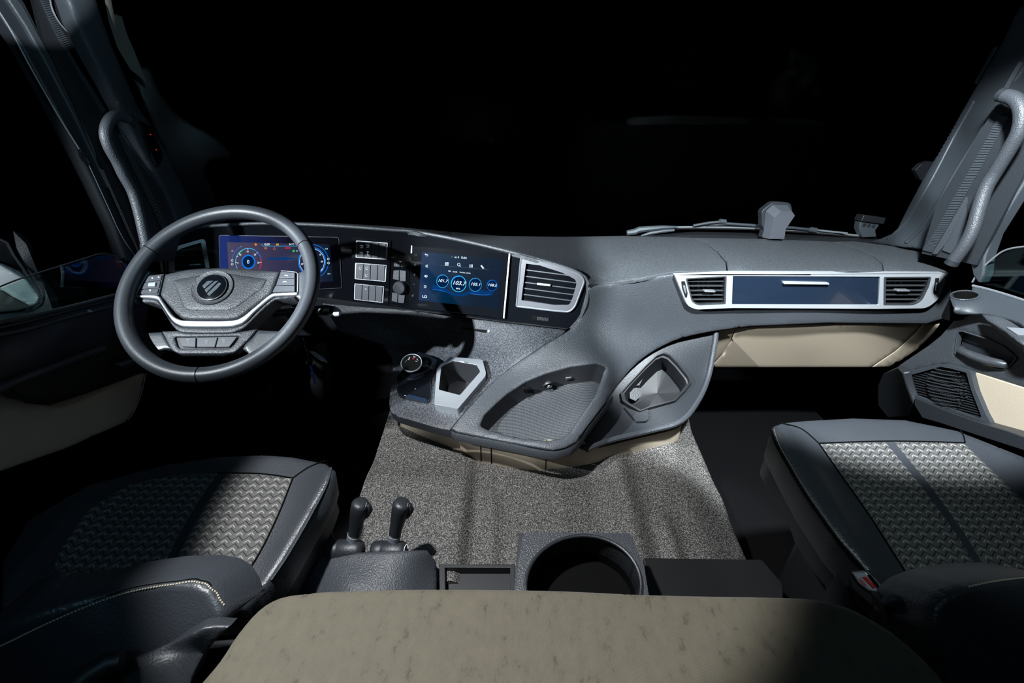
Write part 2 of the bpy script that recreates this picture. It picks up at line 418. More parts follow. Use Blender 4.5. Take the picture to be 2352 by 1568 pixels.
# woven seat fabric: rows of little arrow heads
def weave(name, k=1.):
    m, t, b = nt(name); L = t.links
    tc = t.nodes.new('ShaderNodeTexCoord'); sp = t.nodes.new('ShaderNodeSeparateXYZ'); L.new(tc.outputs['Object'], sp.inputs[0])
    def mt(op, a, c=None, d=None):
        n = t.nodes.new('ShaderNodeMath'); n.operation = op
        for i, q in enumerate((a, c, d)):
            if q is None: continue
            if isinstance(q, (int, float)): n.inputs[i].default_value = q
            else: L.new(q, n.inputs[i])
        return n.outputs[0]
    px_, py_ = .0197, .0135
    x = mt('DIVIDE', sp.outputs[0], px_); y = mt('DIVIDE', sp.outputs[1], py_)
    row = mt('FLOOR', y); xs = mt('ADD', x, mt('MULTIPLY', row, .5))
    tri = mt('ABSOLUTE', mt('SUBTRACT', mt('FRACT', x), .5))
    y2 = mt('FRACT', mt('ADD', y, mt('MULTIPLY', tri, 1.15)))           # zig zag rows
    ridge = mt('LESS_THAN', y2, .17)
    hi = mt('MULTIPLY', mt('GREATER_THAN', y2, .46), mt('LESS_THAN', y2, .60))
    inn = mt('LESS_THAN', mt('ABSOLUTE', mt('SUBTRACT', tri, .15)), .14)
    hi = mt('MULTIPLY', hi, inn)
    no = t.nodes.new('ShaderNodeTexNoise'); no.inputs['Scale'].default_value = 900; L.new(tc.outputs['Object'], no.inputs[0])
    base = mt('MULTIPLY', mt('SUBTRACT', 1, ridge), mt('ADD', mt('MULTIPLY', no.outputs[0], .13), .06)); val = mt('ADD', mt('ADD', base, .015), mt('MULTIPLY', hi, .42))
    cb = t.nodes.new('ShaderNodeCombineColor'); L.new(mt('MULTIPLY', val, k), cb.inputs[0]); L.new(mt('MULTIPLY', val, .97*k), cb.inputs[1]); L.new(mt('MULTIPLY', val, .92*k), cb.inputs[2])
    L.new(cb.outputs[0], b.inputs['Base Color']); b.inputs['Roughness'].default_value = .75
    bu = t.nodes.new('ShaderNodeBump'); bu.inputs['Strength'].default_value = .8; bu.inputs['Distance'].default_value = .003
    L.new(mt('ADD', mt('MULTIPLY', y2, .7), mt('MULTIPLY', hi, .3)), bu.inputs['Height']); L.new(bu.outputs[0], b.inputs['Normal'])
weave('seat_fabric', .54)
def speck(name, c0, c1, c2, scale, rough, bs, bd, stretch=(1, 1, 1), det=2, lo=.38, hi=.62):
    m, t, b = nt(name); L = t.links; tc = t.nodes.new('ShaderNodeTexCoord'); mp = t.nodes.new('ShaderNodeMapping'); mp.inputs['Scale'].default_value = stretch
    no = t.nodes.new('ShaderNodeTexNoise'); no.inputs['Scale'].default_value = scale; no.inputs['Detail'].default_value = det; r = ramp(t, [(lo, c0), ((lo+hi)/2, c1), (hi, c2)])
    L.new(tc.outputs['Object'], mp.inputs[0]); L.new(mp.outputs[0], no.inputs[0]); L.new(no.outputs[0], r.inputs[0]); L.new(r.outputs[0], b.inputs['Base Color'])
    bu = t.nodes.new('ShaderNodeBump'); bu.inputs['Strength'].default_value = bs; bu.inputs['Distance'].default_value = bd
    L.new(no.outputs[0], bu.inputs['Height']); L.new(bu.outputs[0], b.inputs['Normal']); b.inputs['Roughness'].default_value = rough
speck('tunnel_mat', (.015, .0145, .014), (.062, .059, .055), (.25, .238, .22), 400, .55, .7, .003)
speck('grain_panel', (.016, .018, .022), (.034, .038, .044), (.075, .08, .09), 380, .5, .6, .002, stretch=(1, .55, .9))
speck('top_pad', (.032, .037, .042), (.052, .058, .064), (.075, .083, .09), 500, .5, .7, .0025)
# suede mattress with woven flecks
m, t, b = nt('suede'); L = t.links; tc = t.nodes.new('ShaderNodeTexCoord')
n1 = t.nodes.new('ShaderNodeTexNoise'); n1.inputs['Scale'].default_value = 75; n1.inputs['Detail'].default_value = 8; n1.inputs['Roughness'].default_value = .75
mp = t.nodes.new('ShaderNodeMapping'); mp.inputs['Scale'].default_value = (1, .6, 1)
r = ramp(t, [(.36, (.055, .046, .030)), (.42, (.085, .074, .050)), (.7, (.102, .089, .061))])
L.new(tc.outputs['Object'], mp.inputs[0]); L.new(mp.outputs[0], n1.inputs[0]); L.new(n1.outputs[0], r.inputs[0])
wv = t.nodes.new('ShaderNodeTexWave'); wv.inputs['Scale'].default_value = 260; wv.inputs['Distortion'].default_value = 2; L.new(tc.outputs['Object'], wv.inputs[0])
bu = t.nodes.new('ShaderNodeBump'); bu.inputs['Strength'].default_value = .25; bu.inputs['Distance'].default_value = .001
L.new(wv.outputs[0], bu.inputs['Height']); L.new(bu.outputs[0], b.inputs['Normal']); L.new(r.outputs[0], b.inputs['Base Color']); b.inputs['Roughness'].default_value = .8
b.inputs['Sheen Weight'].default_value = .15
# ribbed pocket liner
m, t, b = nt('ribbed'); L = t.links; tc = t.nodes.new('ShaderNodeTexCoord'); ck = t.nodes.new('ShaderNodeTexVoronoi'); ck.inputs['Scale'].default_value = 330; ck.inputs['Randomness'].default_value = .05
L.new(tc.outputs['Object'], ck.inputs[0]); r = ramp(t, [(.2, (.065, .072, .08)), (.6, (.02, .023, .026))]); L.new(ck.outputs[0], r.inputs[0]); L.new(r.outputs[0], b.inputs['Base Color'])
bu = t.nodes.new('ShaderNodeBump'); bu.inputs['Strength'].default_value = .5; bu.inputs['Distance'].default_value = .001; L.new(ck.outputs[0], bu.inputs['Height']); L.new(bu.outputs[0], b.inputs['Normal']); b.inputs['Roughness'].default_value = .5
def glass(name, tint, alpha):
    m, t, b = nt(name); L = t.links; o = t.nodes['Material Output']; tr = t.nodes.new('ShaderNodeBsdfTransparent'); tr.inputs[0].default_value = (*tint, 1)
    gl = t.nodes.new('ShaderNodeBsdfGlossy'); gl.inputs['Roughness'].default_value = .03; gl.inputs[0].default_value = (.8, .9, .9, 1)
    mx = t.nodes.new('ShaderNodeMixShader'); mx.inputs[0].default_value = alpha
    L.new(tr.outputs[0], mx.inputs[1]); L.new(gl.outputs[0], mx.inputs[2]); L.new(mx.outputs[0], o.inputs[0])
glass('door_glass', (.80, .92, .90), .05); glass('windscreen_glass', (.97, .98, .98), .0008)
glass('glass_edge', (.3, .5, .48), .5)
def lerp(a, b, t): return (a[0]+(b[0]-a[0])*t, a[1]+(b[1]-a[1])*t)
def clipseg(a, b, poly, n=400):
    ins = [i for i in range(n+1) if inpoly(*lerp(a, b, i/n), poly)]
    if len(ins) < 3: return None
    best = cur = [ins[0], ins[0]]
    for i in ins[1:]:
        if i == cur[1]+1: cur[1] = i
        else: cur = [i, i]
        if cur[1]-cur[0] > best[1]-best[0]: best = list(cur)
        if cur == best: best = cur
    return lerp(a, b, best[0]/n), lerp(a, b, best[1]/n)
def bar(mb, pl, a, b, w, h0, h1, mi=0):
    A, B = Vector(pl.hit(*a)), Vector(pl.hit(*b)); t = (B-A).normalized(); n = Vector((-t.y, t.x))*w/2
    return mb.prism(pl, [tuple(A+n), tuple(A-n), tuple(B-n), tuple(B+n)], h0, h1, mi=mi, px=False)
def inset(pts, k):
    cx = sum(p[0] for p in pts)/len(pts); cy = sum(p[1] for p in pts)/len(pts)
    return [(cx+(p[0]-cx)*k, cy+(p[1]-cy)*k) for p in pts]
def vent(par, pl, outer, inner, rows, cols, frame_mat='chrome', knob=None, depth=.045, nrow=.0016, liner=None, edge=0):
    fr = MB().prism(pl, outer, -.004, .005, holes=[inner]).build('vent_frame', frame_mat, par, bevel=.0012)
    if edge: MB().tube([pl.pt(x, y, .0045) for x, y in outer], edge, n=6, closed=True).build('frame_edge', 'satin_silver', fr)
    L = liner or inner
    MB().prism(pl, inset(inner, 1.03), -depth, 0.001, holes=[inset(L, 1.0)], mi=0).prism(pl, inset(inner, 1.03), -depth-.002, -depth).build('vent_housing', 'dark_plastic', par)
    for a, b in rows:
        q = clipseg(a, b, L)
        if q: bar(MB(), pl, q[0], q[1], nrow, -.016, -.001).build('vent_slat', 'slat', par)
    for a, b in cols:
        q = clipseg(a, b, L)
        if q: bar(MB(), pl, q[0], q[1], .0014, -.036, -.020).build('vent_vane', 'slat', par)
    if knob: bar(MB(), pl, knob[0], knob[1], knob[2], -.010, .006).build('vent_tab', 'satin_silver', par, bevel=.0008)
    return fr
# ================================================================= setting
def structure(o, **kw):
    o['kind'] = 'structure'
    for k, v in kw.items(): o[k] = v
    return o
G0 = Plane((0, 0, .35), (0, 0, 1))
structure(MB().box(G0, -1.12, 1.12, .2, 1.8, -.03, 0).build('floor', 'floor_rubber'))
structure(MB().box(Plane((0, 1.78, .35), (0, -1, 0)), -1.12, 1.12, 0, .60, -.03, 0).build('wall_front', 'dark_plastic'))
# windscreen
cor = [AT(440, 540, 'Y', 1.62), AT(2065, 560, 'Y', 1.66), AT(2330, 40, 'Y', 1.36), AT(270, 20, 'Y', 1.36)]
wq = MB().add(cor+[c+Vector((0, .006, .003)) for c in cor], [(0, 1, 2, 3), (7, 6, 5, 4), (0, 4, 5, 1), (1, 5, 6, 2), (2, 6, 7, 3), (3, 7, 4, 0)])
structure(wq.build('window_1', 'windscreen_glass'))
# ================================================================= dashboard
dash = thing('dashboard', (0, 1.2, .66), 'dark grey wraparound dashboard with gloss black centre panel, silver-framed air vents and beige lower panels', 'dashboard')
DF = Depth([(385, 560, 'Y', 1.27), (385, 690, 'Y', 1.22), (500, 530, 'Y', 1.34), (500, 690, 'Y', 1.28), (760, 518, 'Y', 1.37), (760, 690, 'Y', 1.31), (950, 530, 'Y', 1.35), (950, 715, 'Y', 1.28),
            (1170, 578, 'Y', 1.27), (1170, 740, 'Y', 1.21), (1345, 640, 'Y', 1.18), (1310, 752, 'Y', 1.145)])
DP = Depth([(470, 518, 'Y', 1.345), (760, 518, 'Y', 1.365), (950, 530, 'Y', 1.345), (1170, 578, 'Y', 1.265), (1345, 640, 'Y', 1.175), (1380, 650, 'Y', 1.17), (1550, 628, 'Y', 1.19), (1870, 625, 'Y', 1.2),
            (2187, 627, 'Y', 1.2), (1700, 612, 'Y', 1.220), (1700, 622, 'Y', 1.200), (2050, 622, 'Y', 1.203), (2050, 612, 'Y', 1.223), (1450, 625, 'Y', 1.21), (1380, 625, 'Y', 1.21), (1290, 590, 'Y', 1.30), (1450, 590, 'Y', 1.31), (1700, 590, 'Y', 1.31), (1950, 592, 'Y', 1.31), (2120, 600, 'Y', 1.28),
            (560, 510, 'Y', 1.43), (760, 510, 'Y', 1.47), (900, 519, 'Y', 1.49), (1040, 532, 'Y', 1.54), (1150, 541, 'Y', 1.57), (1290, 543, 'Y', 1.6), (1430, 541, 'Y', 1.62), (1760, 548, 'Y', 1.62),
            (1960, 552, 'Y', 1.6), (2080, 568, 'Y', 1.45), (2185, 600, 'Y', 1.28)])
DB = Depth([(1550, 628, 'Y', 1.19), (1870, 627, 'Y', 1.2), (2185, 627, 'Y', 1.2), (1700, 745, 'Y', 1.185), (2000, 742, 'Y', 1.185), (2180, 715, 'Y', 1.19), (1560, 780, 'Y', 1.165), (1400, 655, 'Y', 1.165),
            (1350, 660, 'Y', 1.162), (1330, 730, 'Y', 1.14), (1450, 760, 'Y', 1.15), (1259, 786, 'Z', .885), (1400, 840, 'Z', .845), (1164, 849, 'Z', .825), (1074, 938, 'Z', .785), (1040, 985, 'Z', .76),
            (1270, 1035, 'Z', .75), (1395, 900, 'Z', .815), (1350, 975, 'Z', .778), (1480, 845, 'Y', 1.10), (1430, 885, 'Y', 1.03), (1700, 690, 'Y', 1.19), (1450, 690, 'Y', 1.165), (1300, 850, 'Z', .84)])
DL = Depth([(1304, 760, 'Y', 1.145), (1259, 786, 'Z', .882), (1164, 849, 'Z', .820), (1074, 938, 'Z', .781), (1036, 983, 'Z', .756), (1150, 742, 'Y', 1.205), (950, 715, 'Y', 1.27), (780, 700, 'Y', 1.3), (1050, 800, 'Y', 1.215),
            (1000, 845, 'Z', .79), (960, 930, 'Z', .77), (900, 930, 'Z', .762), (910, 860, 'Z', .785), (950, 800, 'Y', 1.24)])
DBin = Depth([(1640, 765, 'Y', 1.20), (1500, 810, 'Y', 1.16), (1410, 905, 'Y', 1.06), (1345, 1030, 'Z', .70), (1560, 975, 'Z', .715), (1625, 870, 'Y', 1.12), (1480, 990, 'Z', .705)])
DG = Depth([(1645, 765, 'Y', 1.21), (2150, 745, 'Y', 1.20), (1900, 745, 'Y', 1.205), (1630, 843, 'Y', 1.27), (1850, 843, 'Y', 1.28), (2010, 843, 'Y', 1.27), (2100, 790, 'Y', 1.26), (1850, 800, 'Y', 1.243)])
chr_out = rnd(zF([(412, 528), (780, 512), (1720, 515), (2132, 517), (2130, 560), (2085, 680), (2010, 738), (1700, 742), (780, 736), (545, 746), (492, 722)]), [1, 0, 0, 4, 6, 14, 14, 0, 0, 12, 10])
sweep = [(1640, 761), (1565, 777), (1506, 804), (1464, 834), (1429, 873), (1408, 905)]
bound = [(1036, 983), (1074, 938), (1119, 890), (1164, 849), (1208, 819), (1259, 786), (1304, 760), (1327, 736), (1339, 700), (1350, 660)]
body_out = [(1385, 652), (1460, 641), (1550, 629), (1870, 626), (2187, 627), (2186, 700), (2170, 732), (2130, 744), (1900, 742), (1720, 750)]+spline(sweep, 3)+[(1385, 935), (1348, 983), (1325, 1015), (1298, 1029), (1270, 1034), (1160, 1014), (1050, 992)]+spline(bound, 3)
tray = rnd(zE([(345, 930), (380, 850), (470, 760), (560, 680), (700, 590), (850, 530), (1050, 475), (1250, 450), (1320, 480), (1325, 520), (1270, 640), (1170, 790), (1090, 900), (1040, 980), (980, 1025), (880, 1042), (700, 1032), (560, 1002), (400, 960)]), [6, 2, 2, 2, 2, 2, 2, 8, 8, 6, 2, 2, 4, 6, 4, 2, 2, 2, 4])
MB().patch(DB, body_out, [inset(chr_out, .985), tray], step=9, thick=.012, roll=5, rollh=.004).build('dash_body', 'soft_plastic', dash, smooth=50)
# lip of the tray lobe
lipp = spline([(1036, 983), (1052, 993), (1160, 1014), (1256, 1033), (1298, 1029), (1325, 1015), (1348, 983), (1385, 935), (1408, 905)], 6)
R0 = [DB.pt(*p) for p in lipp]; lip = MB().loft([[p+Vector((0, 0, -.003)) for p in R0], [p+Vector((0, -.004, -.010)) for p in R0], [p+Vector((0, -.003, -.026)) for p in R0], [p+Vector((0, .012, -.031)) for p in R0]])
lip.build('tray_lip', 'soft_plastic', dash, smooth=60)
# tray pocket
rim = [DB.pt(*p) for p in dens(tray, 6)]; cen = sum(rim, Vector())/len(rim)
def shr(p, k, d): return cen+(p-cen)*k+Vector((0, 0, -d))
cl = lambda L: L+[L[0]]
MB().loft([cl([shr(p, 1.0, .002) for p in rim]), cl([shr(p, .99, .008) for p in rim]), cl([shr(p, .955, .046) for p in rim]), cl([shr(p, .93, .050) for p in rim])]).build('tray_wall', 'dark_plastic', dash, smooth=60)  # walls coloured darker to carry the recess shade
fl = MB().patch(DB, tray, step=10, thick=.003); fl.v = [shr(p, .94, .0495) for p in fl.v]; fl.build('tray_liner', 'ribbed', dash)
# things in the tray's back wall
wp = Plane.three((1190, 900, 'Z', .785), (1380, 850, 'Z', .825), (1290, 882, 'Z', .775))
mb = MB(); c = wp.hit(*zE([(872, 605)])[0]); mb.lathe(wp, c, [(.0165, .001), (.0165, .005), (.0135, .006), (.012, .001), (.010, -.004), (.0, -.004)]); so = mb.build('power_socket', 'hard_plastic', dash)
MB().lathe(wp, c, [(.0075, -.002), (.0075, .010), (.006, .012), (0, .012)]).build('socket_plug', 'chrome', so)
MB().prism(wp, rnd(zE([(670, 635), (745, 635), (765, 690), (690, 690)]), 3), 0, .004).build('rocker_button', 'gloss_black', dash, bevel=.001)
mb = MB().prism(wp, rnd(zE([(1005, 558), (1050, 554), (1056, 577), (1010, 580)]), 1), 0, .003); mb.build('usb_port', 'dim_mark', dash)
MB().lathe(wp, wp.hit(*zE([(1087, 560)])[0]), [(.006, .0), (.006, .003), (.0045, .003), (.003, 0), (0, 0)]).build('aux_socket', 'dim_mark', dash)
# beige skirt under the tray lobe, in pieces
sk = spline([(920, 985), (976, 1008), (1044, 1032), (1105, 1052), (1206, 1068), (1254, 1067), (1347, 1054), (1450, 1029), (1550, 1004), (1562, 985)], 6)
def skirt(a, b):
    P = [AT(x, y, 'Z', .655) for x, y in dens(sk, 1.5, False) if a <= x <= b]; hh = [.075 if p.x < .04 else max(.026, .075-.9*(p.x-.04)) for p in P]
    MB().loft([[p+Vector((0, 0, -.02)) for p in P], P, [p+Vector((0, .004, h_)) for p, h_ in zip(P, hh)]], thick=.006, tdir=(0, 1, 0)).build('skirt_panel', 'beige_plastic', dash)
skirt(900, 1104); skirt(1105.5, 1128); skirt(1129.5, 1253); skirt(1255, 1600)
# lower grain panel with the cup holder shelf
low_out = [(735, 688), (800, 697), (950, 714), (1160, 741), (1303, 757)]+[(x, y) for x, y in reversed(spline(bound, 3)) if y > 762]+[(1034, 988)]
low_out += [(1000, 982), (915, 957), (897, 945), (893, 925), (898, 880), (905, 830), (880, 790), (780, 760)]
cup_in = rnd(zO([(1105, 710), (1470, 775), (1530, 880), (1210, 1250), (880, 1165), (920, 800)]), [4, 4, 4, 3, 3, 4])
PC = Plane.three((1036, 830, 'Z', .813), (1112, 848, 'Z', .813), (1020, 935, 'Z', .785))
MB().patch(DL, low_out, [inset(cup_in, .96)], step=9, thick=.006, roll=3, rollh=.002).build('lower_panel', 'grain_panel', dash, smooth=50)
edge = spline([(893, 918), (894, 930), (902, 945), (920, 957), (1000, 981), (1035, 990)], 6); P = [DL.pt(*p) for p in edge]
MB().loft([P, [p+Vector((0, -.001, -.006)) for p in P], [p+Vector((0, 0, -.022)) for p in P]]).build('shelf_edge', 'hard_plastic', dash)
slot = Plane.of(DL, (1065, 752), (1120, 762), (1090, 775), h=.001)
sl = zO([(1240, 150), (1620, 190), (1610, 235), (1250, 170)])
MB().prism(slot, sl, -.002, .0012).build('panel_slot', 'black', dash)
MB().lathe(slot, slot.hit(*zO([(1655, 205)])[0]), [(.004, 0), (.004, .001), (.002, .002), (0, .002)]).build('slot_stop', 'dim_mark', dash)
# cup holder
cup_out = rnd(zO([(1070, 650), (1560, 690), (1615, 890), (1610, 950), (1180, 1465), (810, 1390), (850, 850), (900, 770)]), [4, 5, 4, 4, 4, 3, 3, 4])
cup_mid = zO([(1105, 710), (1470, 775), (1530, 880), (1210, 1250), (880, 1165), (920, 800)])
ch = MB().prism(PC, cup_out, -.02, .010, holes=[cup_in]).build('cup_holder_frame', 'satin_silver', dash, bevel=.003)
cin = [PC.hit(*p) for p in cup_in]; cc = (sum(p[0] for p in cin)/len(cin), sum(p[1] for p in cin)/len(cin))
cw = MB().loft([cl([PC.W(cc[0]+(a-cc[0])*k, cc[1]+(b_-cc[1])*k, h) for a, b_ in cin]) for k, h in ((1.0, .009), (.97, .005), (.95, -.06), (.9, -.065))])
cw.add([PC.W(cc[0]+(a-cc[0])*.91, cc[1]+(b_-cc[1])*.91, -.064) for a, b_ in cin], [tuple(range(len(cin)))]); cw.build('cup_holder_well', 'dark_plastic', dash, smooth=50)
# gear selector stands on the shelf
# bin panel on the passenger side of the console
bin_hole = rnd(zE([(1430, 690), (1470, 640), (1610, 490), (1700, 405), (1755, 383), (1800, 400), (1870, 470), (1950, 570), (1965, 610), (1920, 670), (1840, 750), (1640, 805), (1575, 832), (1500, 790), (1440, 750)]), 3)
bin_out = [(1643, 762), (1640, 790), (1625, 868), (1600, 925), (1562, 970), (1500, 990), (1400, 1015), (1345, 1035), (1318, 1022), (1345, 975), (1400, 905)]+list(reversed(spline(sweep, 3)))[1:-1]
bin_out = [(1643, 762), (1640, 790), (1625, 868), (1600, 925), (1562, 970), (1500, 988), (1400, 1012), (1345, 1033), (1318, 1022), (1340, 985), (1395, 912), (1422, 868), (1457, 828), (1500, 797), (1560, 770)]
MB().patch(DBin, bin_out, [bin_hole], step=9, thick=.006).build('side_pocket_panel', 'hard_plastic', dash, smooth=50)
rimp = [DBin.pt(x, y, .006) for x, y in spline([(1643, 762), (1640, 790), (1625, 868), (1600, 925), (1562, 970), (1500, 990), (1400, 1014), (1345, 1035)], 5)]
MB().tube(rimp, .0075, n=8).build('side_pocket_edge', 'soft_plastic', dash)
bh = [DBin.pt(*p) for p in dens(bin_hole, 6)]; bc = sum(bh, Vector())/len(bh); bd = Vector((.02, .03, -.05))
MB().loft([cl([bc+(p-bc)*k+bd*q+DBin.nrm(1500, 900)*h for p in bh]) for k, q, h in ((1.05, 0, .001), (1.02, 0, .012), (.97, 0, .012), (.95, 0, .002), (.90, 0, .001), (.84, .9, 0), (.80, 1, 0), (.3, 1, 0), (.01, 1, 0))]).build('side_pocket', 'dark_plastic', dash, smooth=45)  # inside coloured near black in place of the pocket's shade
PB = Plane.of(DBin, (1450, 900), (1580, 880), (1500, 830), h=-.03)
MB().prism(PB, zE([(1490, 630), (1575, 620), (1605, 560), (1625, 500), (1560, 560)]), -.002, .0).prism(PB, zE([(1500, 640), (1600, 640), (1590, 700), (1545, 740), (1500, 720)]), -.004, 0).build('pocket_divider', 'hard_plastic', dash)
PB2 = Plane.of(DBin, (1450, 950), (1540, 960), (1500, 930), h=.004)
MB().prism(PB2, rnd(zE([(1450, 792), (1570, 838), (1640, 815), (1640, 890), (1620, 905), (1550, 908)]), 2), -.002, .006).build('pocket_clip', 'hard_plastic', dash, bevel=.002)
# glove panels
gp = [zF([(680, 888), (800, 870), (772, 940), (725, 1020), (640, 1112), (625, 1118), (640, 1040)]),
      zF([(806, 870), (1100, 850), (1500, 846), (1984, 845), (1935, 905), (1820, 1010), (1660, 1117), (648, 1118), (730, 1025), (778, 942)]),
      zF([(1991, 845), (2100, 845), (2060, 900), (1960, 1000), (1860, 1070), (1780, 1112), (1668, 1117), (1826, 1010), (1942, 905)])]
for i, g in enumerate(gp):
    MB().patch(DG, g, step=10, thick=.006, roll=2, rollh=.002).build('glove_panel', 'beige_plastic', dash, smooth=50)
MB().prism(Plane.of(DG, (1630, 810), (1640, 790), (1650, 820), h=.001), zF([(655, 1000), (672, 995), (668, 1030), (650, 1060), (645, 1040)]), 0, .006).build('panel_clip', 'dark_plastic', dash)
# underside behind glove panel
U = [AT(1630, 843, 'Y', 1.27), AT(2010, 843, 'Y', 1.27), AT(2150, 750, 'Y', 1.22)+Vector((0, .25, -.05))]
# top pads in four panels
top_front = [(455, 520), (560, 514.5), (640, 513), (760, 517.5), (900, 527), (950, 531), (1050, 549), (1170, 577), (1290, 610), (1335, 628), (1347, 640), (1354, 651), (1385, 651), (1460, 640), (1550, 623)]
sky = [(1590, 545), (1430, 541), (1290, 543), (1150, 541), (1040, 532), (900, 519), (760, 511), (640, 508), (560, 509), (460, 515)]
s1 = [(1590, 545), (1620, 557), (1648, 578), (1668, 602), (1671, 621.5)]
s2 = [(1910, 554), (1960, 568), (2005, 588), (2026, 605), (2030, 621.5)]
pads = [top_front+[(1669, 621.5)]+[(x-1.2, y) for x, y in reversed(s1)][1:]+sky[1:],
        [(x+1.2, y) for x, y in s1]+[(2028, 621.5)]+[(x-1.2, y) for x, y in reversed(s2)][1:]+[(1760, 548)],
        [(x+1.2, y) for x, y in s2]+[(2187, 623), (2186, 601), (2150, 590), (2080, 568), (1960, 553)]]
for q in pads: MB().patch(DP, q, step=9, thick=.010, roll=1.5, rollh=.0015).build('dash_pad', 'top_pad', dash, smooth=50)
bk = MB().patch(DP, [(1345, 622), (1580, 610), (1800, 608), (2160, 610), (2150, 595), (1960, 560), (1500, 550)], step=25, thick=.004, h=-.012); bk.build('pad_backing', 'black', dash)
# fascia
fas_out = [(452, 523), (500, 519), (560, 517), (640, 516), (760, 520), (900, 530), (1050, 552), (1170, 580), (1290, 613), (1332, 632), (1345, 648), (1345, 690), (1330, 728), (1310, 752), (1303, 756), (1160, 740), (950, 713), (800, 696), (720, 686), (560, 684), (380, 680), (376, 610), (395, 560), (425, 535)]
f = MB().patch(DF, fas_out, step=12, thick=.006)
f.build('fascia', 'gloss_black', dash, smooth=60)
rimc = spline([(452, 521), (560, 514.5), (640, 513.5), (760, 518), (900, 528), (950, 532), (1050, 550), (1170, 578), (1290, 611), (1335, 630), (1349, 648), (1349, 690), (1334, 728), (1312, 754)], 5)
MB().tube([DF.pt(x, y, .002) for x, y in rimc], .0055, n=8).build('fascia_bead', 'soft_plastic', dash)
MB().tube([DF.pt(x, y, .001) for x, y in spline([(955, 712), (1160, 739), (1303, 755)], 6)], .0015, n=6).build('fascia_seam', 'dark_plastic', dash)
# instrument display
PI_ = Plane.of(DF, (503, 539), (784, 661), (508, 672), h=.003)
disp = MB().prism(PI_, rnd([(503, 540), (778, 545), (785, 661), (507, 676)], 5), -.006, 0).build('instrument_display', 'cluster_glass', dash, bevel=.0008, label='wide glossy instrument display behind the steering wheel')
MB().line(PI_, rnd([(503, 540), (778, 545), (785, 661), (507, 676)], 5), .9, h=.0004, closed=True).build('display_edge', 'button_grey', disp)
MB().prism(PI_, [(522, 556), (757, 561), (766, 646), (527, 655)], 0, .0005).build('display_panel', 'cluster_bg', disp)
g = MB(); mats = ['g_white', 'g_blue', 'g_cyan', 'g_dim', 'g_orange', 'g_red', 'g_green', 'g_yellow', 'g_disc']
W_, BL, CYN, DIM, OR, RE, GR, YE, DSC = range(9); P_ = PI_; h1, h2, h3 = .0007, .0009, .0012
def n1_(x, y): return (490+x/7.587, 530+y/7.587)
c1 = n1_(615, 540); g.arc(P_, *c1, 29.5, 1.3, 150, 300, ry=31, h=h2, mi=CYN).arc(P_, *c1, 29.5, 1.3, 300, 350, ry=31, h=h2, mi=BL).arc(P_, *c1, 29.5, 1.6, 345, 390, ry=31, h=h3, mi=RE).arc(P_, *c1, 28, 1.6, 215, 240, ry=30, h=h3, mi=GR)
g.fill(P_, circ(*c1, 15, 15.5, 32), h=h1, mi=DSC).arc(P_, *c1, 14.5, 2.4, 0, 360, ry=15, h=h3, mi=BL).arc(P_, *c1, 13, 1.2, 0, 360, ry=13.5, h=h2, mi=DIM).arc(P_, *c1, 38, 1.0, 190, 242, ry=39, h=h2, mi=BL)
g.text(P_, '0', c1[0]-.5, c1[1]+.3, 12, mi=W_, h=.0014, bold=.01)
for tx, x, y in (('15', 600, 362), ('10', 470, 418), ('20', 728, 415), ('5', 432, 562), ('25', 790, 556)): g.text(P_, tx, *n1_(x, y), 5.2, mi=W_, h=h3, bold=.02)
for a in (178, 205, 222, 268, 315, 362): g.line(P_, [(c1[0]+r*math.cos(math.radians(a)), c1[1]+r*1.04*math.sin(math.radians(a))) for r in (26.5, 30)], .9, h=.0015, mi=W_)
c2 = n1_(1720, 535); g.arc(P_, *c2, 31, 2.0, 0, 360, ry=32, h=h2, mi=BL).arc(P_, *c2, 28.5, .8, 0, 360, ry=29.5, h=h3, mi=W_).arc(P_, *c2, 38, 1.1, 275, 345, ry=39, h=h2, mi=BL).arc(P_, *c2, 38, 1.1, 15, 60, ry=39, h=h2, mi=BL).arc(P_, *c2, 14.5, 2.4, 0, 360, ry=15, h=h3, mi=BL).fill(P_, circ(*c2, 14, 15, 32), h=h1, mi=DIM)
for tx, x, y in (('40', 1555, 440), ('20', 1550, 575), ('20', 1895, 535), ('10', 1862, 415), ('0', 1895, 675)): g.text(P_, tx, *n1_(x, y), 5, mi=W_, h=h3, bold=.02)
g.text(P_, '13:39', *n1_(932, 237), 6.2, mi=W_, bold=.02).text(P_, 'N', *n1_(1120, 240), 6.5, mi=YE, bold=.04).text(P_, '26°C', *n1_(1365, 235), 5.6, mi=W_, bold=.01)
g.line(P_, [n1_(*q) for q in ((835, 230), (872, 265), (1400, 265), (1500, 268))], .9, h=h2, mi=CYN)
g.text(P_, '12', *n1_(332, 350), 4.6, mi=W_).text(P_, 'H', *n1_(485, 275), 2.6, mi=W_).text(P_, 'E', *n1_(332, 487), 2.6, mi=W_).text(P_, '25.8', *n1_(1970, 312), 4, mi=W_).text(P_, '24.0', *n1_(2015, 748), 4, mi=W_)
for x, y in ((330, 515), (332, 580), (2005, 490), (2008, 560)): g.arc(P_, *n1_(x, y), 2.2, .9, h=h2, mi=W_, n=12)
g.arc(P_, *n1_(915, 302), 2.6, 1, h=h2, mi=OR, n=10, ry=1.8).line(P_, [n1_(*q) for q in ((1045, 320), (1067, 285), (1090, 320))], .9, h=h2, mi=OR, closed=True).line(P_, [n1_(*q) for q in ((1300, 285), (1345, 290), (1345, 312), (1300, 310))], .9, h=h2, mi=RE, closed=True)
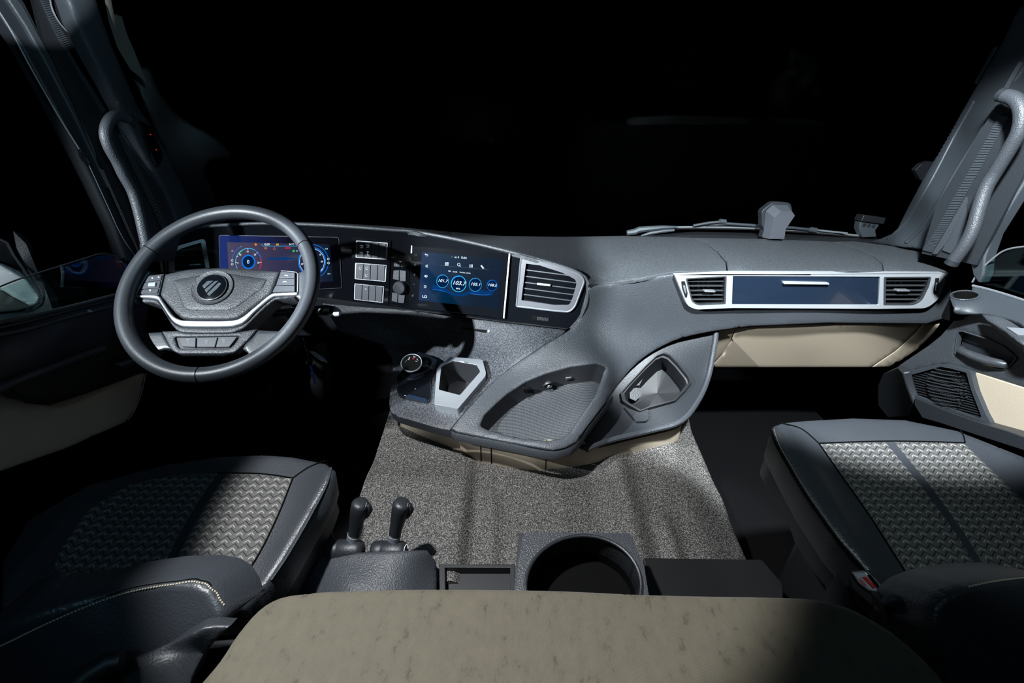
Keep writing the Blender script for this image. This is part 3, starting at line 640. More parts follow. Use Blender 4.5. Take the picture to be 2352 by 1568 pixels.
g.fill(P_, [n1_(*q) for q in ((1258, 285), (1290, 285), (1290, 312), (1258, 312))], h=h2, mi=RE).fill(P_, [n1_(*q) for q in ((722, 215), (762, 225), (755, 258), (725, 255))], h=h2, mi=OR)
g.fill(P_, [n1_(*q) for q in ((1382, 330), (1418, 332), (1418, 370), (1382, 370))], h=h2, mi=GR).text(P_, 'SC', *n1_(1460, 350), 4.5, mi=W_)
g.fill(P_, [n1_(*q) for q in ((880, 495), (1000, 470), (1130, 465), (1250, 455), (1330, 465), (1460, 485), (1330, 498), (1180, 510), (1050, 500))], h=h1, mi=DIM)
g.build('display_graphics', mats, disp)
# left vent by the door
PV0 = Plane.of(DF, (390, 590), (470, 560), (475, 610), h=.004)
v_out = rnd(zS([(475, 470), (545, 400), (740, 345), (772, 355), (806, 575), (480, 612)]), [6, 10, 4, 3, 2, 3]); v_in = rnd(zS([(520, 470), (560, 425), (738, 372), (775, 575), (530, 600)]), [5, 8, 2, 1, 2])
vent(dash, PV0, v_out, v_in, [(zS([(500, y+8)])[0], zS([(790, y)])[0]) for y in (425, 468, 512, 553)], [], knob=(*zS([(645, 552), (735, 546)]), .0035), frame_mat='satin_silver')
MB().prism(PV0, zS([(405, 500), (425, 505), (440, 610), (420, 612)]), -.002, .003).build('vent_side_strip', 'satin_silver', dash)
# switch banks
PS = Plane.of(DF, (815, 560), (930, 575), (830, 690), h=.002)
MB().prism(PS, zD([(145, 165), (480, 195), (455, 745), (130, 720)]), -.003, .0015).build('switch_plate', 'gloss_black', dash, bevel=.001)
for q in ([(183, 195), (452, 215), (446, 358), (179, 341)], [(176, 385), (443, 405), (436, 548), (171, 524)], [(169, 562), (422, 588), (414, 728), (165, 700)]):
    fr = MB().prism(PS, rnd(zD(q), 2), .0, .004, holes=[zD(inset(q, .93))]).build('switch_bank', 'bright_silver', dash, bevel=.0006)
    a, b_, c, d = inset(q, .92)
    for k in range(4):
        u0, u1 = k/4+.008, (k+1)/4-.008
        MB().prism(PS, zD([lerp(a, b_, u0), lerp(a, b_, u1), lerp(d, c, u1), lerp(d, c, u0)]), .0, .0055).build('switch', 'switch_grey', fr, bevel=.001)
    g = MB()
    if q[0][0] == 183:
        for x, y in ((232, 245), (285, 240)): g.line(PS, zD([(x-12, y-8), (x+12, y-6), (x+10, y+6)]), .8, h=.0062).line(PS, zD([(x-8, y+10), (x+8, y+12)]), .8, h=.0062)
        g.line(PS, zD([(218, 295), (242, 297), (240, 310), (220, 308)]), .8, h=.0062, closed=True).line(PS, zD([(276, 290), (294, 292)]), 1.5, h=.0062).line(PS, zD([(285, 292), (285, 316)]), 1.5, h=.0062).line(PS, zD([(276, 316), (296, 318)]), 1.5, h=.0062)
    elif q[0][0] == 176:
        for x, y in ((222, 430), (278, 432), (274, 492)): g.line(PS, zD([(x-9, y-10), (x-9, y+10), (x+9, y+10)]), .8, h=.0062).line(PS, zD([(x+5, y-10), (x+8, y-2)]), .8, h=.0062)
    else: g.line(PS, zD([(262, 608), (275, 609)]), 1.2, h=.0062)
    g.build('switch_symbols', 'white_mark', fr)
# climate column
cp = MB().prism(PS, zD([(488, 365), (640, 372), (628, 770), (470, 745)]), -.003, .001).build('climate_panel', 'gloss_black', dash, bevel=.001)
for q in ([(508, 378), (558, 382), (558, 420), (506, 417)], [(564, 382), (614, 386), (612, 425), (564, 421)], [(503, 450), (552, 447), (550, 535), (498, 525)], [(556, 447), (610, 455), (608, 545), (556, 540)], [(490, 640), (540, 645), (535, 725), (487, 712)], [(545, 646), (602, 655), (592, 732), (540, 727)]):
    MB().prism(PS, rnd(zD(q), 1.5), 0, .0045).build('climate_button', 'switch_grey', cp, bevel=.001)
g = MB()
for x, y in ((532, 400), (590, 403)): g.fill(PS, zD([(x-5, y-6), (x+5, y-5), (x+5, y+6), (x-5, y+6)]), h=.0052)
g.text(PS, 'A/C', *zD([(532, 497)])[0], 4, h=.0052, tilt=4).text(PS, 'AUTO', *zD([(580, 497)])[0], 3.4, h=.0052, tilt=4).text(PS, 'o', *zD([(518, 680)])[0], 4, h=.0052).text(PS, '+', *zD([(568, 685)])[0], 4, h=.0052)
g.build('button_symbols', 'dim_mark', cp)
kc = PS.hit(*zD([(560, 597)])[0])
kn = MB().lathe(PS, kc, [(.0205, 0), (.0195, .014), (.0185, .018), (.0165, .0195)], n=48).build('climate_knob', 'slat', cp, smooth=30)
MB().lathe(PS, kc, [(.0165, .0195), (.0155, .0185), (0, .0187)]).build('knob_face', 'switch_grey', cp)
# touchscreen
PT = Plane.three(*[(x, y, 'Y', (CAM+ray(x, y)*DF(x, y)).y-.004) for x, y in ((945, 568), (1172, 585), (945, 705))])
ts_out = zD([(655, 240), (1503, 305), (1452, 862), (632, 768)])
ts = MB().prism(PT, rnd(ts_out, 2), -.012, 0.001).build('touchscreen', 'gloss_black', dash, bevel=.001, label='glossy touchscreen showing blue radio dial circles')
MB().prism(PT, zD([(1490, 306), (1503, 306), (1453, 862), (1440, 860)]), 0, .003).build('screen_edge', 'satin_silver', ts)
MB().prism(PT, zD([(655, 238), (662, 239), (660, 300), (652, 305)]), 0, .003).build('screen_edge', 'satin_silver', ts)
m1 = lambda x, y: (930+x/8.7115, 560+y/8.7115)
MB().prism(PT, [m1(*q) for q in ((345, 160), (1955, 300), (1870, 1300), (280, 1125))], .001, .0016).build('screen_panel', 'touch_bg', ts)
g = MB(); P_ = PT; mats = ['g_white', 'g_blue', 'g_cyan', 'g_dim', 'g_grey', 'g_disc']; W_, BL, CYN, DIM, GY, DSC = range(6); H = .0022
T = 5.2
def TX(s_, x, y, sz, sh=0, mi=W_, bold=.015, sx=1.): g.text(P_, s_, *m1(x, y), sz, h=H+.0006, mi=mi, tilt=T, shear=sh, bold=bold, sx=sx)
def LN(pts, w, mi=W_, h=H, closed=False): g.line(P_, [m1(*p) for p in pts], w, h=h, mi=mi, closed=closed)
TX('101.7', 757, 737, 9.2, .35, sx=1.1); TX('103.7', 1080, 785, 12.5, .35, sx=1.1); TX('105.1', 1412, 808, 9.4, .35, sx=1.1); TX('108.5', 1748, 825, 8.6, .35, sx=1.1)
TX('MHz', 1070, 893, 5.0, .1); TX('FM', 898, 545, 4.6, 0); TX('mode', 1008, 556, 4.6, 0); TX('Sonido activo', 1210, 575, 4.6, 0); TX('13:30', 1182, 278, 6.2, 0, bold=.02); TX('0', 1077, 270, 6.2, 0); TX('LO', 403, 1055, 8.5, 0, bold=.03)
for cx_, cy_, r, mi, wd in ((760, 745, 13.6, CYN, .9), (1080, 797, 17, CYN, 1.6), (1413, 815, 14.2, CYN, .9), (1748, 830, 11.7, BL, .8)):
    c = m1(cx_, cy_); g.fill(P_, circ(*c, r, r*1.07, 40), h=.0024, mi=DSC).arc(P_, *c, r, wd, ry=r*1.07, h=.0028, mi=mi).arc(P_, *c, r*.93, wd*.9, 180, 280, ry=r, h=.0027, mi=BL)
    g.fill(P_, circ(c[0], c[1]-r*.55, .9, n=5), h=.003, mi=GY)
for dy, w, mi in ((0, 2.6, BL), (30, 1.6, DIM), (-28, 1.6, DIM), (55, 1.2, BL), (15, 6, DIM)):
    pts = spline([(560, 850+dy), (700, 870+dy), (820, 920+dy*.7), (930, 985+dy*.3), (1080, 1017), (1200, 1010+dy*.2), (1300, 960+dy*.6), (1420, 950+dy), (1600, 965+dy), (1760, 985+dy*.4)], 5)
    LN(pts, w, mi, h=.0018+.0001*w)
LN([(690, 428), (1100, 462), (1680, 520)], .5, GY)
for dy in (0, 24, 48): LN([(808, 378+dy), (880, 374+dy)], 1.8)
g.arc(P_, *m1(1082, 412), 3.0, 1.2, h=H, mi=W_, n=20); LN([(1100, 435), (1118, 458)], 1.5)
for dx in (0, 24, 48): LN([(1306+dx, 410), (1304+dx, 472)], 1.5)
LN([(1530, 430), (1575, 490)], 3.5); LN([(1520, 430), (1590, 492)], 1)
LN([(410, 208), (465, 215), (468, 240), (430, 240)], 1.2); LN([(425, 195), (405, 208), (425, 222)], 1.2)
for o_ in (0, 25): LN([(440+o_, 415), (420+o_, 445), (440+o_, 470)], 1.3); LN([(390+o_, 825), (410+o_, 850), (388+o_, 880)], 1.3)
g.fill(P_, [m1(*q) for q in ((392, 630), (410, 632), (432, 612), (430, 680), (410, 655), (392, 652))], h=H, mi=W_); LN([(445, 625), (455, 645), (443, 668)], 1.2)
g.fill(P_, [m1(*q) for q in ((995, 265), (1020, 250), (1020, 288))], h=H, mi=W_); LN([(1030, 255), (1042, 268), (1028, 285)], .9)
g.fill(P_, [m1(*q) for q in ((928, 245), (972, 250), (948, 280))], h=H, mi=GY)
g.arc(P_, *m1(224, 214), 2.2, 1.0, h=H, mi=GY, n=16).arc(P_, *m1(209, 416), 2.2, 1.0, h=H, mi=GY, n=6); LN([(175, 614), (218, 617)], 1, GY); LN([(198, 592), (194, 640)], 1, GY); LN([(160, 805), (208, 808)], 1, GY); g.arc(P_, *m1(160, 1035), 1.4, 1.6, h=H, mi=GY, n=10); LN([(172, 1030), (182, 1000)], .8, GY)
g.build('screen_graphics', mats, ts)
# centre vent
PV = Plane.of(DF, (1200, 600), (1335, 650), (1200, 700), h=.004)
vo = rnd(zD([(1598, 338), (1700, 352), (1960, 430), (2105, 485), (2142, 540), (2100, 650), (2060, 760), (2010, 806), (1880, 795), (1558, 757)]), [3, 2, 4, 8, 8, 6, 10, 8, 2, 3])
vi = rnd(zD([(1640, 392), (1760, 408), (1950, 470), (2058, 525), (2074, 560), (2040, 680), (2010, 745), (1880, 745), (1600, 705)]), [2, 1, 2, 5, 5, 3, 6, 1, 2])
vent(dash, PV, vo, vi, [(zD([(1560, y-3)])[0], zD([(2120, y+70)])[0]) for y in (440, 495, 548, 600, 653)], [(zD([(x, 380)])[0], zD([(x-8, 760)])[0]) for x in (1750, 1815, 1878, 1938, 1998)],
     knob=(*zD([(1735, 565), (1850, 578)]), .006), frame_mat='switch_grey', nrow=.0028, edge=.0026)
sl = MB().prism(PV, zD([(1690, 842), (1730, 848), (1726, 880), (1686, 875)]), -.003, .0012).build('slider_slot', 'black', dash)
sw = MB().prism(PV, rnd(zD([(1730, 850), (1835, 860), (1832, 884), (1730, 876)]), 1), -.002, .003).build('slider_wheel', 'chrome', dash, bevel=.0006)
mb = MB()
for k in range(7): bar(mb, PV, *zD([(1740+k*14, 852+k*1.4), (1739+k*14, 878+k*1.2)]), .0008, .003, .0042)
mb.build('slider_ribs', 'dark_plastic', sw)
# passenger side trim with two vents and gloss lid
PP = Plane.three((1550, 628, 'Y', 1.180), (2185, 627, 'Y', 1.186), (1870, 740, 'Y', 1.174))
hL = rnd(zF([(482, 548), (738, 534), (732, 708), (560, 717), (520, 695)]), [4, 3, 3, 8, 10]); hR = rnd(zF([(1738, 540), (2035, 538), (2020, 600), (1975, 690), (1920, 716), (1736, 716)]), [3, 5, 6, 12, 8, 3]); hC = rnd(zF([(780, 533), (1712, 538), (1704, 716), (774, 714)]), 2)
MB().prism(PP, chr_out, -.014, .004, holes=[hL, hR, hC]).build('passenger_trim', 'bright_silver', dash, bevel=.0015, label='long bright silver surround on the passenger side')
lid = MB().prism(PP, inset(hC, .996), -.008, .0015).build('gloss_lid', 'piano_lid', dash, bevel=.001, label='gloss blue-black lid with a slim silver handle')
MB().prism(PP, rnd(zF([(1098, 566), (1380, 572), (1385, 584), (1095, 581)]), 2), .0015, .010).build('lid_handle', 'bright_silver', lid, bevel=.0012)
def rowsF(x0, x1, ys): return [(zF([(x0, y)])[0], zF([(x1, y)])[0]) for y in ys]
vent(dash, PP, inset(hL, 1.015), inset(hL, .94), rowsF(470, 760, (572, 602, 632, 660, 688)), [(zF([(x, 530)])[0], zF([(x, 720)])[0]) for x in (515, 545, 580, 612, 645)], knob=(*zF([(600, 630), (668, 632)]), .004), frame_mat='slat')
vent(dash, PP, inset(hR, 1.015), inset(hR, .93), rowsF(1725, 2040, (568, 600, 630, 658, 688)), [(zF([(x, 530)])[0], zF([(x, 720)])[0]) for x in (1768, 1812, 1850, 1890)], knob=(*zF([(1822, 626), (1900, 627)]), .004), frame_mat='slat')
for q in ([(452, 566), (474, 564), (492, 640), (488, 668), (478, 668), (458, 610)], [(2062, 545), (2085, 545), (2072, 640), (2058, 652), (2048, 640)]):
    o = MB().prism(PP, rnd(zF(q), 2), .002, .0055).build('thumbwheel_slot', 'dark_plastic', dash)
    c = lerp(q[0], q[3], .5); MB().prism(PP, zF(inset(q, .5)), .004, .008).build('thumbwheel', 'satin_silver', o, bevel=.001)
# ================================================================= engine cover mat
def sm(e0, e1, x):
    t = min(1, max(0, (x-e0)/(e1-e0))); return t*t*(3-2*t)
def matz(x, y):
    z = .612+.10*(max(y, .5)-.6)
    z += .030*(1-sm(-.238, -.208, x))*(1-sm(.80, .90, y)*.6)          # raised left plateau
    z += .012*math.exp(-((x+.165)/.016)**2)*(1-sm(.74, .82, y))       # narrow rib
    z -= .016*sm(-.02, .10, x)*(1-sm(.85, .95, y)*.5)
    z += .030*math.exp(-((x-.155)/.035)**2)*(1-sm(.86, .95, y)*.8) + .018*math.exp(-((x-.235)/.02)**2)*(1-sm(.7, .8, y))
    z -= .05*sm(.30, .43, x)
    z += .10*sm(1.05, 1.35, y)*sm(.2, .4, x)
    z += .012*math.exp(-((y-.83)/.05)**2)*sm(.15, .3, x)
    xl, xr = -.50, .445
    if x < xl+.02: z -= .26*sm(0, .05, xl+.02-x)
    if x > xr-.03: z -= .24*sm(0, .08, x-xr+.03)
    return z
mb = MB(); xs = [-.56+i*.01 for i in range(108)]; ys = [.565+j*.0125 for j in range(78)]
mb.loft([[Vector((x, y, matz(x, y))) for x in xs] for y in ys], thick=.012, tdir=(0, 0, -1))
ec = mb.build('engine_cover', 'tunnel_mat', smooth=60)
tag(ec, 'grey-brown speckled moulded mat over the engine hump below the console', 'floor mat')
# ================================================================= steering wheel
RW = .218; WC = Vector((-.765, .936, 1.117)); ta, tb = .691, .015
WN = Vector((math.sin(ta)*math.sin(tb), -math.sin(ta)*math.cos(tb), math.cos(ta)))
PW = Plane(WC, WN); rr = .0165; RM = RW-rr
wheel = thing('steering_wheel', WC-WN*.05, 'dark leather steering wheel with silver lower trim and round badge', 'steering wheel')
MB().tube([PW.W(RM*math.cos(a), RM*math.sin(a)) for a in [2*math.pi*k/96 for k in range(96)]], rr, n=20, closed=True).build('rim', 'wheel_leather', wheel, smooth=80)
PH = PW.lift(-.012); PK = PW.lift(-.016)
pad = rnd(zS([(440, 617), (620, 580), (870, 565), (1100, 575), (1372, 597), (1300, 775), (1090, 940), (1030, 978), (950, 990), (650, 990), (575, 975), (520, 930), (400, 790)]), [2, 6, 6, 6, 2, 6, 5, 5, 5, 5, 5, 5, 5])
hub = MB().patch(PH, pad, step=7, thick=.018, roll=9, rollh=.007).build('hub_pad', 'wheel_grain', wheel, smooth=70)
# raised soft centre of the pad
inp = rnd(zS([(500, 670), (870, 600), (1280, 660), (1240, 740), (1040, 890), (960, 925), (650, 925), (590, 900)]), 8)
MB().patch(PH, inp, step=6, thick=.004, h=.0030, roll=22, rollh=.0042).build('pad_centre', 'wheel_grain', hub, smooth=70)
bc_ = PH.hit(*zS([(838, 740)])[0])
MB().lathe(PH, bc_, [(.043, .0030), (.042, .0062), (.038, .0050), (.034, .0045), (0, .0045)], n=48, sx=1.08).build('badge_dish', 'wheel_grain', hub, smooth=60)
bd2 = PH.hit(*zS([(842, 742)])[0])
bg = MB().lathe(PH, bd2, [(.0325, .004), (.0325, .0075), (.0310, .0082), (0, .0085)], n=48).build('badge', 'gloss_black', hub, smooth=40)
MB().lathe(PH, bd2, [(.0325, .0072), (.0325, .0086), (.0312, .0088), (.0310, .0080)], n=48, caps=False).build('badge_ring', 'slat', hub)
zb = lambda pts: [(x/3.92, 400+y/3.92) for x, y in pts]
for q in ([(1843, 1020), (1890, 978), (1945, 975), (1858, 1045)], [(1864, 1056), (1955, 980), (1988, 975), (1878, 1084)], [(1884, 1093), (1992, 990), (2015, 1000), (1985, 1040), (1905, 1112)]):
    MB().prism(PH, zb(q), .0084, .0092).build('emblem_bar', 'emblem', hub, bevel=.0004)
# silver strip and lower chin
sil_u = spline(zS([(218, 793), (385, 795), (430, 845), (500, 945), (560, 985), (640, 996), (960, 996), (1060, 972), (1160, 895), (1290, 790), (1360, 775), (1512, 768)]), 4)
sil_l = spline(zS([(1508, 792), (1360, 798), (1300, 815), (1180, 915), (1090, 1005), (1020, 1035), (940, 1046), (640, 1046), (560, 1032), (500, 990), (415, 865), (372, 822), (220, 810)]), 4)
MB().prism(PH, sil_u+sil_l, -.010, .001).build('silver_trim', 'satin_silver', wheel, bevel=.0022, smooth=60)
chin = spline(zS([(225, 812), (372, 826), (415, 870), (500, 995), (560, 1036), (640, 1050), (940, 1050), (1020, 1039), (1090, 1010), (1180, 920), (1300, 820), (1360, 803), (1485, 797)]), 4)+spline(zS([(1480, 812), (1370, 822), (1310, 842), (1180, 960), (1100, 1040), (1030, 1078), (950, 1096), (640, 1096), (560, 1082), (500, 1030), (390, 870), (260, 850)]), 4)
MB().patch(PK, chin, step=6, thick=.03, roll=4, rollh=.004).build('chin_cover', 'wheel_grain', wheel, smooth=60)
# button pods
lp = rnd(zS([(300, 637), (438, 620), (398, 790), (216, 792), (232, 755)]), [3, 1, 1, 1, 3])
pod = MB().prism(PH, lp, -.02, -.001).build('button_pod', 'hard_plastic', wheel, bevel=.0015)
for q in ([(318, 645), (428, 632), (418, 672), (292, 690)], [(290, 695), (416, 678), (404, 735), (262, 745)], [(258, 752), (400, 742), (390, 782), (240, 784)]):
    MB().prism(PH, rnd(zS(q), 1.5), -.002, .001).build('wheel_button', 'button_grey', pod, bevel=.001)
MB().prism(PH, rnd(zS([(325, 700), (385, 695), (380, 728), (320, 730)]), 1.5), .0, .004).build('scroll_wheel', 'satin_silver', pod, bevel=.001)
g = MB()
for x, y in ((350, 659), (402, 652)): g.fill(PH, zS([(x-8, y), (x+6, y-6), (x+6, y+6)]), h=.0016)
g.arc(PH, *zS([(334, 757)])[0], 1.8, .7, h=.0016, n=10); g.build('pod_symbols', 'white_mark', pod)
rp = rnd(zS([(1375, 595), (1498, 608), (1514, 625), (1512, 770), (1296, 775), (1330, 690)]), [1, 2, 3, 1, 1, 1])
pod = MB().prism(PH, rp, -.02, -.002).build('button_pod', 'gloss_black', wheel, bevel=.0015)
for q in ([(1378, 603), (1488, 614), (1488, 658), (1360, 654)], [(1358, 660), (1488, 663), (1488, 712), (1340, 711)], [(1336, 717), (1488, 718), (1488, 765), (1310, 768)]):
    MB().prism(PH, rnd(zS(q), 1), -.002, .0006).build('wheel_button', 'button_grey', pod, bevel=.001)
g = MB(); g.arc(PH, *zS([(1421, 648)])[0], 4.2, 1.2, 215, 330, ry=3.6, h=.0012, n=8).arc(PH, *zS([(1409, 696)])[0], 4.2, 1.2, 195, 345, ry=3.0, h=.0012, n=8); g.build('pod_symbols', 'white_mark', pod)
MB().line(PH, zS([(1378, 598), (1500, 610), (1512, 625), (1510, 770)]), 1.0, h=.0008).build('pod_edge', 'satin_silver', pod)
# lower spoke
PSp = PW.lift(-.020)
sp = rnd(zS([(420, 1080), (545, 1075), (620, 1095), (960, 1095), (1190, 1060), (1130, 1135), (1010, 1250), (900, 1262), (560, 1262), (500, 1235)]), [3, 1, 1, 1, 3, 4, 8, 4, 6, 8])
win = rnd(zS([(525, 1128), (1045, 1120), (1000, 1185), (965, 1215), (565, 1218), (545, 1200)]), 3)
low = MB().patch(PSp, sp, [win], step=7, thick=.014, roll=4, rollh=.003).build('lower_spoke', 'wheel_grain', wheel, smooth=60)
MB().prism(PSp, win, -.008, -.005).build('button_well', 'dark_plastic', low)
for q in ([(560, 1138), (698, 1132), (694, 1210), (585, 1205)], [(708, 1132), (872, 1130), (850, 1210), (704, 1210)], [(880, 1130), (1030, 1126), (965, 1208), (858, 1210)]):
    MB().prism(PSp, rnd(zS(q), 2), -.005, .001).build('spoke_button', 'button_grey', low, bevel=.0015)
g = MB()
for x, y in ((637, 1160), (786, 1170), (922, 1160)): g.arc(PSp, *zS([(x, y)])[0], 3.2, .7, 200, 480, h=.0017, n=14).line(PSp, zS([(x-14, y-12), (x+4, y+6)]), .7, h=.0017)
g.build('spoke_symbols', 'dim_mark', low)
for q in ([(176, 1102), (280, 1090), (418, 1082), (498, 1212), (500, 1220), (440, 1222), (385, 1238), (340, 1275), (300, 1310), (220, 1230)],
          [(1192, 1066), (1280, 1072), (1400, 1078), (1330, 1200), (1240, 1270), (1120, 1290), (1105, 1250), (1062, 1222), (1085, 1180), (1140, 1130)]):
    MB().patch(PSp, rnd(zS(q), 3), step=8, thick=.016, h=-.001, roll=5, rollh=.004).build('spoke_wing', 'wheel_leather', wheel, smooth=70)
for q in ([(135, 560), (330, 600), (300, 640), (232, 760), (216, 800), (215, 850), (110, 880), (90, 750)], [(1505, 612), (1560, 590), (1640, 600), (1660, 700), (1610, 800), (1540, 845), (1490, 800), (1512, 770)]):
    MB().patch(PW.lift(-.014), rnd(zS(q), 4), step=8, thick=.014, roll=5, rollh=.004).build('side_spoke', 'wheel_leather', wheel, smooth=70)
for ang in (-88, 33, 152): # grip seams
    a = math.radians(ang); c = PW.W(RM*math.cos(a), RM*math.sin(a)); e1 = (PW.W(math.cos(a), math.sin(a))-PW.o); 
    MB().tube([c+(e1*math.cos(t)+WN*math.sin(t))*(rr+.0001) for t in [2*math.pi*k/24 for k in range(24)]], .0009, n=5, closed=True).build('grip_seam', 'seam', wheel)
MB().lathe(PW, PW.hit(*zS([(830, 800)])[0]), [(.055, -.022), (.065, -.04), (.055, -.06), (.03, -.075), (0, -.075)]).build('hub_back', 'dark_plastic', wheel)
# column, stalk, ignition key
colm = thing('steering_column', WC-WN*.18, 'dark steering column shroud hidden behind the steering wheel', 'steering column')
mb = MB(); mb.lathe(PW, (0.01, -.01), [(.0, -.078), (.05, -.078), (.058, -.10), (.058, -.17), (.045, -.26), (.03, -.33), (0, -.33)]); mb.build('column_shroud', 'dark_plastic', colm)
st0 = PW.W(.03, -.02, -.10); st1 = AT(700, 712, 'Y', 1.03); st2 = AT(748, 712, 'Y', 1.02); st3 = AT(768, 715, 'Y', 1.02)
stalk = thing('indicator_stalk', st0, 'black control stalk with a pale end button, right of the steering wheel', 'control stalk')
MB().tube([st0, st1, st2, st3], [.009, .009, .013, .013], n=14).build('stalk_arm', 'dark_plastic', stalk)
MB().tube([st3+Vector((.004, 0, 0)), AT(775, 718, 'Y', 1.01), AT(780, 719, 'Y', 1.01)], [.011, .011, .007], n=16).build('end_button', 'paper', stalk, label='pale end button')
MB().prism(Plane(AT(752, 712, 'Y', 1.005), (0, -.7, .7)), [(-.012, -.003), (.004, -.003), (.004, .004), (-.008, .004)], 0, .001, px=False).build('stalk_symbol', 'dim_mark', stalk)
key0 = AT(707, 800, 'Y', 1.02); fob0 = AT(712, 832, 'Y', 1.02); fob1 = AT(726, 880, 'Y', 1.01)
key = thing('car_key', key0, 'ignition key with a ring and a blue plastic fob hanging below the column', 'key')
MB().tube([AT(695, 778, 'Y', 1.05), AT(699, 790, 'Y', 1.03), AT(706, 806, 'Y', 1.02)], .003, n=8).build('key_shaft', 'chrome', key)
rc = AT(711, 833, 'Y', 1.02); MB().tube([rc+Vector((math.cos(a)*.009, .003*math.sin(a), math.sin(a)*.007)) for a in [2*math.pi*k/24 for k in range(24)]], .0008, n=6, closed=True).build('key_ring', 'chrome', key)
MB().tube([AT(706, 806, 'Y', 1.02), AT(709, 828, 'Y', 1.02)], .001, n=6).build('key_chain', 'chrome', key)
MB().tube([AT(712, 840, 'Y', 1.015), AT(716, 850, 'Y', 1.013), AT(722, 872, 'Y', 1.01), AT(725, 883, 'Y', 1.01)], [.003, .0055, .0055, .002], n=12, flat=.5).build('blue_fob', 'blue_plastic', key, label='blue plastic fob')
PK2 = Plane(AT(725, 815, 'Y', 1.03), (0, -.8, .6)); MB().prism(PK2, [(710, 806), (722, 807), (745, 822), (753, 833), (738, 829), (722, 818)], 0, .001).build('paper_tag', 'paper', key, label='white paper tag')
# ================================================================= gear selector
sh = Plane.three((905, 930, 'Z', .772), (985, 925, 'Z', .772), (920, 870, 'Z', .790))
gs = thing('gear_selector', sh.pt(950, 880), 'black rotary gear selector with lit letters beside the silver cup holder', 'gear selector')
MB().prism(sh, rnd(zO([(215, 960), (560, 560), (720, 610), (860, 690), (760, 950), (745, 1310), (690, 1350), (320, 1250), (225, 1190)]), [4, 2, 2, 4, 4, 4, 2, 4, 4]), -.004, .010).build('selector_base', 'gloss_black', gs, bevel=.003)
MB().prism(sh.lift(.0102), zO([(340, 1240), (400, 1200), (680, 1270), (700, 1330)]), 0, .001).build('base_edge', 'piano_lid', gs)
KN = Vector((.05, -.45, .9)).normalized(); kc = AT(*zO([(445, 700)])[0], 'Y', 1.09); PKn = Plane(kc, KN)
kb = PKn.hit(*zO([(445, 700)])[0]); kk = MB().lathe(PKn, kb, [(.022, -.055), (.024, -.03), (.029, -.012), (.0295, -.003), (.028, 0), (0, 0)], n=48).build('selector_knob', 'seam', gs, smooth=40)
MB().lathe(PKn, kb, [(.0295, -.004), (.0300, 0), (.0285, .0018), (.0270, .0002)], n=56, caps=False).build('knob_ring', 'satin_silver', kk)
g = MB()
for tx, x, y, r_ in (('P', 358, 683, -50), ('D', 412, 628, -22), ('N', 490, 612, 4), ('R', 537, 653, 32)): g.text(PKn, tx, *zO([(x, y)])[0], 5.6, h=.0006, tilt=r_, vt=-r_*.5, mi=0, bold=.01)
g.line(PKn, zO([(385, 650), (410, 657)]), 1.2, h=.0006, mi=0).line(PKn, zO([(457, 636), (488, 643)]), 1.8, h=.0006, mi=1).line(PKn, zO([(508, 676), (532, 682)]), 1.2, h=.0006, mi=0)
g.build('knob_markings', ['g_white', 'g_red'], kk)
g = MB(); g.text(sh.lift(.0103), 'P', *zO([(505, 1115)])[0], 5, mi=0); g.build('park_symbol', 'dim_mark', gs)
# ================================================================= seats
def cush(sx):
    cx0 = .68*sx
    def z(x, y):
        u = abs(x-cx0)/.25; return .868-.17*max(0, .78-y)+.022*min(1, max(0, u-.55)/.35)**2-.10*max(0, y-.74)**1.5*3
    return z
def seat(sx, name, label, top, wall_drop, inserts, seams, front_y=.78):
    st = thing(name, (.68*sx, .55, .36), label, 'seat')
    H = Height(cush(sx))
    MB().patch(H, top, step=11, drop=wall_drop, roll=9, rollh=.012).build('seat_cushion', 'leather', st, smooth=70)
    for q in inserts: MB().patch(H, q, step=10, thick=.004, h=.0015, roll=3, rollh=.003).build('seat_insert', 'seat_fabric', st, smooth=70, label='woven patterned fabric insert')
    for q, w, m in seams:
        P = [H.pt(x, y, .0012) for x, y in spline(q, 6)]
        MB().tube(P, w, n=6).build('seat_seam', m, st)
    # pedestal under the cushion
    MB().patch(H, inset(top, .90), step=25, drop=(0, 0, -.06), h=-.058).build('seat_base', 'dark_plastic', st)
    MB().box(Plane((.68*sx, .56, .36), (0, 0, 1)), -.17, .17, -.18, .12, 0, .36).build('seat_pedestal', 'dark_plastic', st, bevel=.02)
    return st, H
def stitches(P, par, n, m='stitch', r=.0011):
    mb = MB(); L = [0]
    for a, b in zip(P, P[1:]): L.append(L[-1]+(b-a).length)
    def at(d):
        for i in range(len(P)-1):
            if L[i+1] >= d: return P[i]+(P[i+1]-P[i])*((d-L[i])/(L[i+1]-L[i]))
        return P[-1]
    for k in range(n):
        mb.tube([at(L[-1]*(k+.12)/n), at(L[-1]*(k+.75)/n)], r, n=5)
    return mb.build('stitching', m, par, kind='stuff')
ptop = [(1772, 990), (1778, 974), (1800, 967), (1850, 961), (1960, 955), (2080, 959), (2200, 984), (2352, 1045), (2440, 1100), (2440, 1440), (2180, 1425), (2078, 1400), (2000, 1325), (1920, 1233), (1850, 1133), (1800, 1045)]
